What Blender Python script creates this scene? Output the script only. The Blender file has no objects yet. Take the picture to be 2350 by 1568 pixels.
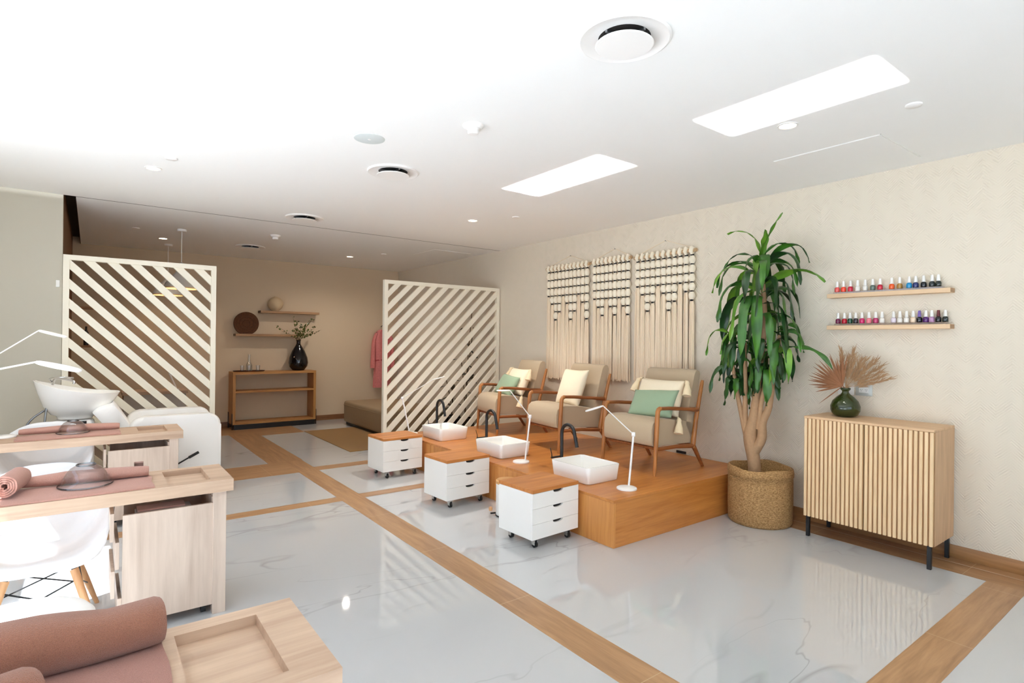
import bpy, bmesh, math, random
from mathutils import Vector, Matrix
PI = math.pi
S = bpy.context.scene
COL = S.collection
R = math.radians
random.seed(7)

# ------------------------------------------------------------------ materials
def lin(c):
    def f(v):
        v = v / 255.0
        return v / 12.92 if v <= 0.04045 else ((v + 0.055) / 1.055) ** 2.4
    return (f(c[0]), f(c[1]), f(c[2]), 1.0)

MATS = {}
def new_mat(name):
    m = bpy.data.materials.new(name); m.use_nodes = True
    MATS[name] = m
    return m, m.node_tree.nodes, m.node_tree.links, m.node_tree.nodes['Principled BSDF']

def plain(name, rgb, rough=0.5, metal=0.0, spec=0.5, bump=0.0, bscale=60.0, var=0.0, **kw):
    m, N, L, b = new_mat(name)
    b.inputs['Base Color'].default_value = lin(rgb)
    b.inputs['Roughness'].default_value = rough
    b.inputs['Metallic'].default_value = metal
    b.inputs['Specular IOR Level'].default_value = spec
    for k, v in kw.items():
        b.inputs[k.replace('_', ' ')].default_value = v
    if bump or var:
        tc = N.new('ShaderNodeTexCoord'); nz = N.new('ShaderNodeTexNoise')
        nz.inputs['Scale'].default_value = bscale; nz.inputs['Detail'].default_value = 4
        L.new(tc.outputs['Object'], nz.inputs['Vector'])
        if bump:
            bp = N.new('ShaderNodeBump'); bp.inputs['Strength'].default_value = bump; bp.inputs['Distance'].default_value = 0.004
            L.new(nz.outputs['Fac'], bp.inputs['Height']); L.new(bp.outputs['Normal'], b.inputs['Normal'])
        if var:
            mx = N.new('ShaderNodeMix'); mx.data_type = 'RGBA'
            c = lin(rgb)
            mx.inputs[6].default_value = tuple(v * (1 - var) for v in c[:3]) + (1,)
            mx.inputs[7].default_value = tuple(min(1, v * (1 + var)) for v in c[:3]) + (1,)
            L.new(nz.outputs['Fac'], mx.inputs[0]); L.new(mx.outputs[2], b.inputs['Base Color'])
    return m

def wood(name, c1, c2, axis='x', rough=0.45, scale=1.0, bump=0.08, seam=None):
    """long grain along axis; seam=(axis index, pitch, offset) draws joint lines between planks"""
    m, N, L, b = new_mat(name)
    tc = N.new('ShaderNodeTexCoord'); mp = N.new('ShaderNodeMapping')
    oi = N.new('ShaderNodeObjectInfo'); sc = N.new('ShaderNodeVectorMath'); sc.operation = 'SCALE'
    sc.inputs[0].default_value = (7.3, 5.1, 9.7); L.new(oi.outputs['Random'], sc.inputs['Scale'])
    ad = N.new('ShaderNodeVectorMath'); ad.operation = 'ADD'
    L.new(tc.outputs['Object'], ad.inputs[0]); L.new(sc.outputs[0], ad.inputs[1])
    s = {'x': (1.2, 14, 14), 'y': (14, 1.2, 14), 'z': (14, 14, 1.2)}[axis]
    mp.inputs['Scale'].default_value = tuple(v * scale for v in s)
    L.new(ad.outputs[0], mp.inputs['Vector'])
    n1 = N.new('ShaderNodeTexNoise'); n1.inputs['Scale'].default_value = 1.0; n1.inputs['Detail'].default_value = 5; n1.inputs['Distortion'].default_value = 1.2
    L.new(mp.outputs[0], n1.inputs['Vector'])
    n2 = N.new('ShaderNodeTexNoise'); n2.inputs['Scale'].default_value = 6.0; n2.inputs['Detail'].default_value = 3
    L.new(mp.outputs[0], n2.inputs['Vector'])
    ma = N.new('ShaderNodeMath'); ma.operation = 'MULTIPLY_ADD'; ma.inputs[1].default_value = 0.35; 
    L.new(n2.outputs['Fac'], ma.inputs[0]); L.new(n1.outputs['Fac'], ma.inputs[2])
    rp = N.new('ShaderNodeValToRGB')
    rp.color_ramp.elements[0].position = 0.42; rp.color_ramp.elements[0].color = lin(c1)
    rp.color_ramp.elements[1].position = 0.88; rp.color_ramp.elements[1].color = lin(c2)
    L.new(ma.outputs[0], rp.inputs[0])
    col = rp.outputs[0]
    if seam:
        ax, pitch, off, scol = seam
        sp = N.new('ShaderNodeSeparateXYZ'); L.new(tc.outputs['Object'], sp.inputs[0])
        a1 = N.new('ShaderNodeMath'); a1.operation = 'SUBTRACT'; a1.inputs[1].default_value = off; L.new(sp.outputs[ax], a1.inputs[0])
        a2 = N.new('ShaderNodeMath'); a2.operation = 'PINGPONG'; a2.inputs[1].default_value = pitch / 2; L.new(a1.outputs[0], a2.inputs[0])
        a3 = N.new('ShaderNodeMath'); a3.operation = 'LESS_THAN'; a3.inputs[1].default_value = 0.0022; L.new(a2.outputs[0], a3.inputs[0])
        mx = N.new('ShaderNodeMix'); mx.data_type = 'RGBA'; mx.inputs[7].default_value = lin(scol)
        L.new(a3.outputs[0], mx.inputs[0]); L.new(col, mx.inputs[6]); col = mx.outputs[2]
    L.new(col, b.inputs['Base Color'])
    b.inputs['Roughness'].default_value = rough
    if bump:
        bp = N.new('ShaderNodeBump'); bp.inputs['Strength'].default_value = bump; bp.inputs['Distance'].default_value = 0.002
        L.new(n2.outputs['Fac'], bp.inputs['Height']); L.new(bp.outputs['Normal'], b.inputs['Normal'])
    return m

def fabric(name, rgb, scale=260, bump=0.35, var=0.12, rough=0.95, sheen=0.15):
    m, N, L, b = new_mat(name)
    tc = N.new('ShaderNodeTexCoord')
    nz = N.new('ShaderNodeTexNoise'); nz.inputs['Scale'].default_value = scale; nz.inputs['Detail'].default_value = 2
    L.new(tc.outputs['Object'], nz.inputs['Vector'])
    c = lin(rgb)
    mx = N.new('ShaderNodeMix'); mx.data_type = 'RGBA'
    mx.inputs[6].default_value = tuple(v * (1 - var) for v in c[:3]) + (1,)
    mx.inputs[7].default_value = tuple(min(1, v * (1 + var)) for v in c[:3]) + (1,)
    L.new(nz.outputs['Fac'], mx.inputs[0]); L.new(mx.outputs[2], b.inputs['Base Color'])
    bp = N.new('ShaderNodeBump'); bp.inputs['Strength'].default_value = bump; bp.inputs['Distance'].default_value = 0.003
    L.new(nz.outputs['Fac'], bp.inputs['Height']); L.new(bp.outputs['Normal'], b.inputs['Normal'])
    b.inputs['Roughness'].default_value = rough
    b.inputs['Specular IOR Level'].default_value = 0.2
    b.inputs['Sheen Weight'].default_value = sheen
    return m

def emit(name, rgb, strength):
    m, N, L, b = new_mat(name)
    b.inputs['Base Color'].default_value = (0.8, 0.8, 0.8, 1)
    b.inputs['Emission Color'].default_value = lin(rgb)
    b.inputs['Emission Strength'].default_value = strength
    return m

def glass(name, rgb, rough=0.02, ior=1.45):
    m, N, L, b = new_mat(name)
    b.inputs['Base Color'].default_value = lin(rgb)
    b.inputs['Roughness'].default_value = rough
    b.inputs['IOR'].default_value = ior
    b.inputs['Transmission Weight'].default_value = 1.0
    return m

def clear_glass(name, tint, edge=0.62):
    m, N, L, b = new_mat(name)
    out = [n for n in N if n.type == 'OUTPUT_MATERIAL'][0]
    tr = N.new('ShaderNodeBsdfTransparent'); tr.inputs['Color'].default_value = lin(tint)
    gl = N.new('ShaderNodeBsdfGlossy'); gl.inputs['Roughness'].default_value = 0.03; gl.inputs['Color'].default_value = (0.95, 0.97, 1, 1)
    lw = N.new('ShaderNodeLayerWeight'); lw.inputs['Blend'].default_value = 0.33
    mr = N.new('ShaderNodeMapRange'); mr.inputs['To Min'].default_value = 0.05; mr.inputs['To Max'].default_value = edge
    L.new(lw.outputs['Fresnel'], mr.inputs['Value'])
    mx = N.new('ShaderNodeMixShader'); L.new(mr.outputs[0], mx.inputs[0]); L.new(tr.outputs[0], mx.inputs[1]); L.new(gl.outputs[0], mx.inputs[2])
    L.new(mx.outputs[0], out.inputs['Surface'])
    return m

def marble_mat():
    m, N, L, b = new_mat('polished_marble_tile')
    tc = N.new('ShaderNodeTexCoord')
    mp = N.new('ShaderNodeMapping'); mp.inputs['Rotation'].default_value = (0, 0, R(-20)); mp.inputs['Scale'].default_value = (0.42, 1.5, 1)
    L.new(tc.outputs['Object'], mp.inputs['Vector'])
    def vein(scale, dist, width, seedz):
        m2 = N.new('ShaderNodeMapping'); m2.inputs['Location'].default_value = (seedz, seedz * 1.7, seedz); L.new(mp.outputs[0], m2.inputs['Vector'])
        nz = N.new('ShaderNodeTexNoise'); nz.inputs['Scale'].default_value = scale; nz.inputs['Detail'].default_value = 4; nz.inputs['Roughness'].default_value = 0.5; nz.inputs['Distortion'].default_value = dist
        L.new(m2.outputs[0], nz.inputs['Vector'])
        a = N.new('ShaderNodeMath'); a.operation = 'SUBTRACT'; a.inputs[1].default_value = 0.5; L.new(nz.outputs['Fac'], a.inputs[0])
        c = N.new('ShaderNodeMath'); c.operation = 'ABSOLUTE'; L.new(a.outputs[0], c.inputs[0])
        d = N.new('ShaderNodeMapRange'); d.inputs['From Min'].default_value = 0; d.inputs['From Max'].default_value = width; d.inputs['To Min'].default_value = 1; d.inputs['To Max'].default_value = 0
        L.new(c.outputs[0], d.inputs['Value'])
        return d.outputs[0]
    v1 = vein(0.6, 0.25, 0.008, 3.1); v2 = vein(1.1, 0.35, 0.0045, 11.3)
    msk = N.new('ShaderNodeTexNoise'); msk.inputs['Scale'].default_value = 1.1; msk.inputs['Detail'].default_value = 2; L.new(mp.outputs[0], msk.inputs['Vector'])
    mr = N.new('ShaderNodeMapRange'); mr.inputs['From Min'].default_value = 0.44; mr.inputs['From Max'].default_value = 0.66; L.new(msk.outputs['Fac'], mr.inputs['Value'])
    mxv = N.new('ShaderNodeMath'); mxv.operation = 'MAXIMUM'; L.new(v1, mxv.inputs[0]); L.new(v2, mxv.inputs[1])
    mu = N.new('ShaderNodeMath'); mu.operation = 'MULTIPLY'; L.new(mxv.outputs[0], mu.inputs[0]); L.new(mr.outputs[0], mu.inputs[1])
    mu2 = N.new('ShaderNodeMath'); mu2.operation = 'MULTIPLY'; mu2.inputs[1].default_value = 0.42; L.new(mu.outputs[0], mu2.inputs[0])
    mx = N.new('ShaderNodeMix'); mx.data_type = 'RGBA'
    mx.inputs[6].default_value = lin((192, 193, 193)); mx.inputs[7].default_value = lin((122, 118, 112))
    L.new(mu2.outputs[0], mx.inputs[0]); L.new(mx.outputs[2], b.inputs['Base Color'])
    b.inputs['Roughness'].default_value = 0.035
    b.inputs['IOR'].default_value = 2.05
    return m

def chevron_wall():
    m, N, L, b = new_mat('cream_herringbone_wallpaper')
    tc = N.new('ShaderNodeTexCoord'); sp = N.new('ShaderNodeSeparateXYZ'); L.new(tc.outputs['Object'], sp.inputs[0])
    def M(op, a, bb=None, c=None):
        n = N.new('ShaderNodeMath'); n.operation = op
        for i, v in enumerate((a, bb, c)):
            if v is None: continue
            if isinstance(v, (int, float)): n.inputs[i].default_value = v
            else: L.new(v, n.inputs[i])
        return n.outputs[0]
    zig = M('PINGPONG', sp.outputs[1], 0.085)
    v = M('ADD', sp.outputs[2], zig)
    w = M('SINE', M('MULTIPLY', v, 2 * PI / 0.021))
    nz = N.new('ShaderNodeTexNoise'); nz.inputs['Scale'].default_value = 14; nz.inputs['Detail'].default_value = 4; L.new(tc.outputs['Object'], nz.inputs['Vector'])
    h = M('MULTIPLY', w, M('MAXIMUM', M('MULTIPLY', M('SUBTRACT', nz.outputs['Fac'], 0.42), 3.0), 0.06))
    bp = N.new('ShaderNodeBump'); bp.inputs['Strength'].default_value = 0.42; bp.inputs['Distance'].default_value = 0.004
    L.new(h, bp.inputs['Height']); L.new(bp.outputs['Normal'], b.inputs['Normal'])
    rp = N.new('ShaderNodeMix'); rp.data_type = 'RGBA'
    rp.inputs[6].default_value = lin((214, 203, 184)); rp.inputs[7].default_value = lin((228, 218, 200))
    L.new(M('MULTIPLY_ADD', h, 0.5, 0.5), rp.inputs[0]); L.new(rp.outputs[2], b.inputs['Base Color'])
    b.inputs['Roughness'].default_value = 0.75; b.inputs['Specular IOR Level'].default_value = 0.25
    return m

def weave_mat(name, c1, c2, ring=0.012, bump=0.6):
    m, N, L, b = new_mat(name)
    tc = N.new('ShaderNodeTexCoord'); sp = N.new('ShaderNodeSeparateXYZ'); L.new(tc.outputs['Object'], sp.inputs[0])
    mp = N.new('ShaderNodeMapping'); mp.inputs['Scale'].default_value = (70, 70, 150); L.new(tc.outputs['Object'], mp.inputs['Vector'])
    nz = N.new('ShaderNodeTexNoise'); nz.inputs['Scale'].default_value = 1; nz.inputs['Detail'].default_value = 2; L.new(mp.outputs[0], nz.inputs['Vector'])
    s = N.new('ShaderNodeMath'); s.operation = 'MULTIPLY'; s.inputs[1].default_value = 2 * PI / ring; L.new(sp.outputs[2], s.inputs[0])
    w = N.new('ShaderNodeMath'); w.operation = 'SINE'; L.new(s.outputs[0], w.inputs[0])
    a = N.new('ShaderNodeMath'); a.operation = 'MULTIPLY_ADD'; a.inputs[1].default_value = 0.12; L.new(w.outputs[0], a.inputs[0]); L.new(nz.outputs['Fac'], a.inputs[2])
    rp = N.new('ShaderNodeValToRGB'); rp.color_ramp.elements[0].position = 0.3; rp.color_ramp.elements[0].color = lin(c1)
    rp.color_ramp.elements[1].position = 0.72; rp.color_ramp.elements[1].color = lin(c2)
    L.new(a.outputs[0], rp.inputs[0]); L.new(rp.outputs[0], b.inputs['Base Color'])
    bp = N.new('ShaderNodeBump'); bp.inputs['Strength'].default_value = bump; bp.inputs['Distance'].default_value = 0.004
    L.new(a.outputs[0], bp.inputs['Height']); L.new(bp.outputs['Normal'], b.inputs['Normal'])
    b.inputs['Roughness'].default_value = 0.85
    return m

def leaf_mat(name, c1, c2):
    m, N, L, b = new_mat(name)
    tc = N.new('ShaderNodeTexCoord'); nz = N.new('ShaderNodeTexNoise'); nz.inputs['Scale'].default_value = 5; nz.inputs['Detail'].default_value = 2
    L.new(tc.outputs['Object'], nz.inputs['Vector'])
    rp = N.new('ShaderNodeValToRGB'); rp.color_ramp.elements[0].position = 0.35; rp.color_ramp.elements[0].color = lin(c1)
    rp.color_ramp.elements[1].position = 0.65; rp.color_ramp.elements[1].color = lin(c2)
    L.new(nz.outputs['Fac'], rp.inputs[0]); L.new(rp.outputs[0], b.inputs['Base Color'])
    b.inputs['Roughness'].default_value = 0.35
    b.inputs['Subsurface Weight'].default_value = 0.0
    return m

M_ceil = plain('white_ceiling_paint', (244, 244, 242), 0.9, spec=0.15)
M_white_wall = plain('off_white_wall_paint', (226, 219, 204), 0.85, spec=0.2)
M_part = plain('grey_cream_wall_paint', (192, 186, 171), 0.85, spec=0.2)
M_back_wall = plain('warm_beige_wall_paint', (216, 196, 168), 0.85, spec=0.2)
M_chev = chevron_wall()
M_marble = marble_mat()
M_strip_y = wood('brown_wood_tile_lengthwise', (146, 108, 74), (184, 144, 104), 'y', 0.33, 1.0, 0.05, (1, 0.985, 2.662, (190, 160, 125)))
M_strip_x = wood('brown_wood_tile_crosswise', (146, 108, 74), (184, 144, 104), 'x', 0.33, 1.0, 0.05, (0, 0.985, 3.615, (190, 160, 125)))
M_strip_wall = wood('brown_wood_tile_by_the_wall', (136, 98, 64), (172, 132, 92), 'y', 0.36, 1.0, 0.05, (1, 0.985, 1.20, (180, 150, 115)))
M_base = wood('brown_baseboard', (132, 92, 54), (168, 122, 76), 'y', 0.45, 1.0, 0.05)
M_base_x = wood('brown_baseboard_back', (120, 80, 50), (150, 106, 68), 'x', 0.45, 1.0, 0.05)
M_darkwood = wood('brown_panelled_wall', (96, 64, 34), (126, 86, 46), 'z', 0.6, 0.6, 0.05)
M_slot = plain('dark_ceiling_slot', (50, 38, 30), 0.8)
M_groove = plain('seam_shade_fill', (36, 32, 28), 0.9)
M_screen = plain('cream_painted_wood', (242, 235, 216), 0.55)
M_platform = wood('honey_oak_veneer', (170, 100, 42), (206, 138, 70), 'x', 0.32, 0.8, 0.04)
M_trolley_top = wood('orange_oak_top', (174, 104, 48), (208, 138, 74), 'x', 0.35, 0.9, 0.04)
M_white_lac = plain('white_lacquer', (242, 240, 235), 0.4)
M_black = plain('matte_black_metal', (22, 21, 21), 0.42)
M_blackrub = plain('black_rubber', (20, 20, 20), 0.6)
M_chrome = plain('chrome', (210, 210, 210), 0.12, metal=1.0)
M_steel = plain('grey_steel', (150, 152, 155), 0.35, metal=1.0)
M_ceramic = plain('white_ceramic', (245, 243, 238), 0.12, spec=0.6)
M_lampw = plain('white_lamp_paint', (245, 243, 240), 0.35)
M_teak = wood('warm_teak_frame', (140, 82, 36), (186, 122, 62), 'z', 0.38, 1.4, 0.04)
M_teak_x = wood('dark_teak_rail', (112, 58, 28), (160, 96, 50), 'x', 0.38, 1.4, 0.04)
M_linen = fabric('beige_linen', (186, 166, 138), 300, 0.3, 0.1)
M_green = fabric('sage_green_cotton', (152, 172, 142), 320, 0.25, 0.1)
M_cream = fabric('cream_cotton', (242, 226, 196), 200, 0.35, 0.06)
M_tassel = fabric('cream_tassel_yarn', (236, 214, 176), 400, 0.5, 0.12)
M_oak = wood('pale_oak_veneer', (222, 188, 142), (238, 208, 164), 'z', 0.5, 1.2, 0.05)
M_groovewood = wood('darker_groove_oak', (150, 112, 74), (172, 134, 92), 'z', 0.6, 1.2, 0.05)  # groove bottoms between the slats, darker than the door fronts
M_oak_y = wood('pale_oak_cabinet_carcass', (198, 160, 120), (222, 188, 148), 'y', 0.5, 1.2, 0.05)
M_desk = wood('whitewashed_oak', (170, 140, 116), (200, 172, 146), 'x', 0.55, 0.8, 0.06)
M_desk_z = wood('whitewashed_oak_upright', (182, 160, 142), (208, 188, 170), 'z', 0.55, 0.8, 0.06)
M_shelfwood = wood('pale_shelf_wood', (208, 174, 134), (226, 196, 158), 'y', 0.5, 1.2, 0.04)
M_backshelf = wood('brown_shelf_wood', (150, 112, 78), (182, 142, 102), 'x', 0.5, 1.2, 0.04)
M_console = wood('golden_oak_console', (160, 108, 54), (192, 140, 80), 'x', 0.5, 1.2, 0.04)
M_towel = fabric('dusty_pink_towel', (180, 136, 122), 180, 0.5, 0.12)
M_terry = fabric('rust_pink_terry', (152, 102, 80), 620, 1.0, 0.5, sheen=0.3)
M_towel_in = fabric('mauve_towel_edge', (150, 100, 88), 200, 0.5, 0.12)
M_glass = clear_glass('clear_glass', (251, 252, 253))
M_glass_rim = clear_glass('glass_rim', (226, 233, 236), 0.95)
M_acryl = clear_glass('clear_acrylic', (250, 246, 244), 0.3)
M_greenglass = plain('dark_green_glass', (50, 62, 18), 0.08, spec=0.7, Transmission_Weight=0.35)
M_bask = weave_mat('woven_seagrass', (128, 92, 50), (192, 152, 100), 0.012, 0.6)
M_baskdark = plain('dark_soil', (40, 28, 18), 0.95)
M_trunk = plain('grey_brown_bark', (172, 136, 100), 0.8, bump=0.5, bscale=45, var=0.18)
M_leafm = leaf_mat('dracaena_green', (28, 72, 20), (62, 112, 32))
M_leafl = leaf_mat('light_leaf_green', (72, 122, 34), (112, 156, 48))
M_leafd = leaf_mat('deep_leaf_green', (16, 44, 16), (36, 76, 28))
M_cord = fabric('natural_cotton_cord', (240, 222, 194), 240, 0.5, 0.08)
M_ball = fabric('ivory_wool_ball', (242, 232, 210), 300, 0.5, 0.06)
M_tie = plain('black_cord', (18, 15, 14), 0.8)
M_dowel = wood('pale_dowel', (190, 156, 116), (212, 180, 140), 'y', 0.6, 1, 0.03)
M_disc = weave_mat('dark_rattan', (66, 36, 16), (104, 62, 30), 0.02, 0.5)
M_ballvase = plain('sandy_stoneware', (206, 182, 146), 0.7, bump=0.2, bscale=50)
M_blackvase = plain('glossy_black_ceramic', (10, 10, 16), 0.08, spec=0.6)
M_twig = plain('brown_twig', (92, 70, 44), 0.8)
M_backleaf = leaf_mat('olive_leaf', (58, 68, 24), (104, 112, 46))
M_blossom = plain('pale_blossom', (222, 188, 160), 0.8)
M_robe = fabric('rose_satin', (216, 130, 128), 30, 0.3, 0.2, 0.45, 0.1)
M_robe_d = fabric('rose_satin_trim', (186, 88, 90), 30, 0.3, 0.2, 0.5, 0.1)
M_ott = fabric('taupe_leather', (156, 134, 106), 90, 0.15, 0.06, 0.6, 0.0)
M_rug = fabric('golden_jute', (146, 108, 54), 160, 0.5, 0.14)
M_dried = plain('dried_palm_brown', (142, 94, 60), 0.8, var=0.25, bscale=14)
M_grass = plain('dried_pampas_tan', (172, 136, 98), 0.9, var=0.2, bscale=20)
M_plate = plain('white_plastic_plate', (236, 234, 228), 0.4)
M_silver = plain('silver_plate', (196, 198, 192), 0.4, metal=0.3)
M_dark = plain('dark_gap', (34, 30, 28), 0.8)
M_seatw = plain('white_plastic_shell', (240, 242, 244), 0.25)
M_beech = wood('beech_dowel', (196, 142, 96), (220, 170, 120), 'z', 0.45, 1.2, 0.03)
M_vinyl = plain('white_vinyl', (240, 238, 234), 0.35)
M_spk = plain('light_grey_grille', (206, 212, 210), 0.7)
M_dl = emit('warm_downlight', (255, 226, 180), 14.0)
M_pend_out = plain('grey_pendant_shade', (206, 200, 192), 0.5)
M_pend_in = plain('gold_pendant_lining', (222, 190, 146), 0.5)
M_bulb = emit('warm_bulb', (255, 214, 160), 4.0)
M_mauve = plain('mauve_box', (176, 140, 128), 0.6)
M_greytool = plain('grey_file_tray', (150, 140, 138), 0.5)
M_pave = plain('pale_paving', (222, 222, 222), 0.9)
M_frame = plain('white_window_frame', (230, 230, 228), 0.5)
M_darkleaf = leaf_mat('dark_foliage', (26, 28, 14), (58, 54, 26))

# ------------------------------------------------------------------ mesh helpers
def finish(name, bm, mat, parent=None, smooth=35, loc=None, rot=None):
    me = bpy.data.meshes.new(name)
    bmesh.ops.recalc_face_normals(bm, faces=bm.faces[:])
    bm.to_mesh(me); bm.free()
    for mm in (mat if isinstance(mat, (list, tuple)) else [mat]):
        me.materials.append(mm)
    if smooth:
        for p in me.polygons: p.use_smooth = True
        if smooth < 180: me.set_sharp_from_angle(angle=R(smooth))
    o = bpy.data.objects.new(name, me); COL.objects.link(o)
    if parent is not None: o.parent = parent
    if loc is not None: o.location = loc
    if rot is not None: o.rotation_euler = rot
    return o

def thing(name, label, cat, loc=(0, 0, 0), rz=0.0, group=None):
    o = bpy.data.objects.new(name, None); COL.objects.link(o)
    o.location = loc; o.rotation_euler = (0, 0, rz); o.empty_display_size = 0.1
    o['label'] = label; o['category'] = cat
    if group: o['group'] = group
    return o
def tag(o, label, cat, group=None):
    o['label'] = label; o['category'] = cat
    if group: o['group'] = group
    return o
def struct(name, bm, mat, smooth=35):
    o = finish(name, bm, mat, None, smooth); o['kind'] = 'structure'
    return o
def dup(root, loc, rz=0.0, label=None, rot=None):
    r = root.copy(); COL.objects.link(r)
    r.location = loc; r.rotation_euler = rot if rot else (0, 0, rz)
    if label: r['label'] = label
    kids = list(root.children)
    for ch in kids:
        c = ch.copy(); COL.objects.link(c); c.parent = r
        for g in list(ch.children):
            d = g.copy(); COL.objects.link(d); d.parent = c
    return r

def BM(): return bmesh.new()
def box(bm, x0, x1, y0, y1, z0, z1, bev=0.0, seg=2, mi=0):
    vs = [bm.verts.new((x, y, z)) for x in (x0, x1) for y in (y0, y1) for z in (z0, z1)]
    q = [(0, 1, 3, 2), (4, 6, 7, 5), (0, 4, 5, 1), (2, 3, 7, 6), (0, 2, 6, 4), (1, 5, 7, 3)]
    fs = [bm.faces.new([vs[i] for i in f]) for f in q]
    for f in fs: f.material_index = mi
    if bev > 0:
        es = list({e for f in fs for e in f.edges})
        r = bmesh.ops.bevel(bm, geom=es, offset=bev, segments=seg, profile=0.5, affect='EDGES')
        for f in r['faces']: f.material_index = mi
    return bm
def bx(*a, **k): return box(BM(), *a, **k)

def prism(bm, pts, axis, a, b, mi=0):
    """extrude a polygon (list of 2D pts in the two other axes, in xyz order) along axis from a to b"""
    def mk(p, t):
        if axis == 'x': return (t, p[0], p[1])
        if axis == 'y': return (p[0], t, p[1])
        return (p[0], p[1], t)
    A = [bm.verts.new(mk(p, a)) for p in pts]; B = [bm.verts.new(mk(p, b)) for p in pts]
    n = len(pts)
    fs = [bm.faces.new(A), bm.faces.new(B[::-1])]
    for i in range(n):
        fs.append(bm.faces.new((A[i], B[i], B[(i + 1) % n], A[(i + 1) % n])))
    for f in fs: f.material_index = mi
    return bm

def tube(bm, pts, rad, seg=10, cap=True, mi=0, flat=None):
    pts = [Vector(p) for p in pts]
    if not isinstance(rad, (list, tuple)): rad = [rad] * len(pts)
    rings = []; up = None
    for i, p in enumerate(pts):
        if i == 0: t = pts[1] - p
        elif i == len(pts) - 1: t = p - pts[i - 1]
        else: t = (pts[i + 1] - p).normalized() + (p - pts[i - 1]).normalized()
        t.normalize()
        if up is None:
            up = Vector((0, 0, 1)) if abs(t.z) < 0.9 else Vector((1, 0, 0))
        a = t.cross(up)
        if a.length < 1e-5: a = t.cross(Vector((0, 1, 0)))
        a.normalize(); b = a.cross(t).normalized(); up = b
        ra = rad[i]; rb = ra * (flat if flat else 1)
        rings.append([bm.verts.new(p + a * math.cos(2 * PI * k / seg) * ra + b * math.sin(2 * PI * k / seg) * rb) for k in range(seg)])
    fs = []
    for i in range(len(rings) - 1):
        for k in range(seg):
            fs.append(bm.faces.new((rings[i][k], rings[i][(k + 1) % seg], rings[i + 1][(k + 1) % seg], rings[i + 1][k])))
    if cap:
        fs.append(bm.faces.new(rings[0][::-1])); fs.append(bm.faces.new(rings[-1]))
    for f in fs: f.material_index = mi
    return bm
def smooth_path(pts, n=8):
    P = [Vector(p) for p in pts]; out = []
    for i in range(len(P) - 1):
        p0 = P[max(i - 1, 0)]; p1 = P[i]; p2 = P[i + 1]; p3 = P[min(i + 2, len(P) - 1)]
        for k in range(n):
            t = k / n
            out.append(0.5 * ((2 * p1) + (p2 - p0) * t + (2 * p0 - 5 * p1 + 4 * p2 - p3) * t * t + (3 * p1 - p0 - 3 * p2 + p3) * t ** 3))
    out.append(P[-1]); return out

def lathe(bm, prof, seg=32, cx=0, cy=0, close=False, mi=0, sx=1, sy=1):
    rings = []
    for r, z in prof:
        if r < 1e-6: rings.append([bm.verts.new((cx, cy, z))])
        else: rings.append([bm.verts.new((cx + r * sx * math.cos(2 * PI * k / seg), cy + r * sy * math.sin(2 * PI * k / seg), z)) for k in range(seg)])
    fs = []
    idx = list(range(len(rings) - 1)) + ([len(rings) - 1] if close else [])
    for i in idx:
        A = rings[i]; B = rings[(i + 1) % len(rings)]
        if len(A) == 1 and len(B) == 1: continue
        for k in range(seg):
            k2 = (k + 1) % seg
            if len(A) == 1: fs.append(bm.faces.new((A[0], B[k2], B[k])))
            elif len(B) == 1: fs.append(bm.faces.new((A[k], A[k2], B[0])))
            else: fs.append(bm.faces.new((A[k], A[k2], B[k2], B[k])))
    for f in fs: f.material_index = mi
    return bm

def pillow(bm, w, h, t, n=18, pinch=0.06, seed=0, e=2.6):
    """puffed rectangular cushion in local x (width), z (height), y thickness, centred"""
    rnd = random.Random(seed); ph = [rnd.uniform(0, 6) for _ in range(4)]
    grids = []
    for side in (1, -1):
        g = []
        for i in range(n + 1):
            row = []
            for j in range(n + 1):
                u = -1 + 2 * i / n; v = -1 + 2 * j / n
                x = u * w / 2 * (1 - pinch * (1 - abs(v) ** 2) * abs(u) ** 3)
                z = v * h / 2 * (1 - pinch * (1 - abs(u) ** 2) * abs(v) ** 3)
                th = t / 2 * (max(0, 1 - abs(u) ** e) * max(0, 1 - abs(v) ** e)) ** 0.5
                th *= 1 + 0.08 * math.sin(3 * u + ph[0]) * math.cos(2.5 * v + ph[1])
                row.append((x, side * th, z))
            g.append(row)
        grids.append(g)
    V = []
    for s in range(2):
        V.append([[None] * (n + 1) for _ in range(n + 1)])
    for i in range(n + 1):
        for j in range(n + 1):
            V[0][i][j] = bm.verts.new(grids[0][i][j])
            V[1][i][j] = V[0][i][j] if i in (0, n) or j in (0, n) else bm.verts.new(grids[1][i][j])
    for s in range(2):
        for i in range(n):
            for j in range(n):
                bm.faces.new((V[s][i][j], V[s][i + 1][j], V[s][i + 1][j + 1], V[s][i][j + 1]))
    return bm

def softbox(bm, x0, x1, y0, y1, z0, z1, r=0.03, seg=4, bulge=0.0, mi=0):
    box(bm, x0, x1, y0, y1, z0, z1, r, seg, mi)
    return bm

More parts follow.
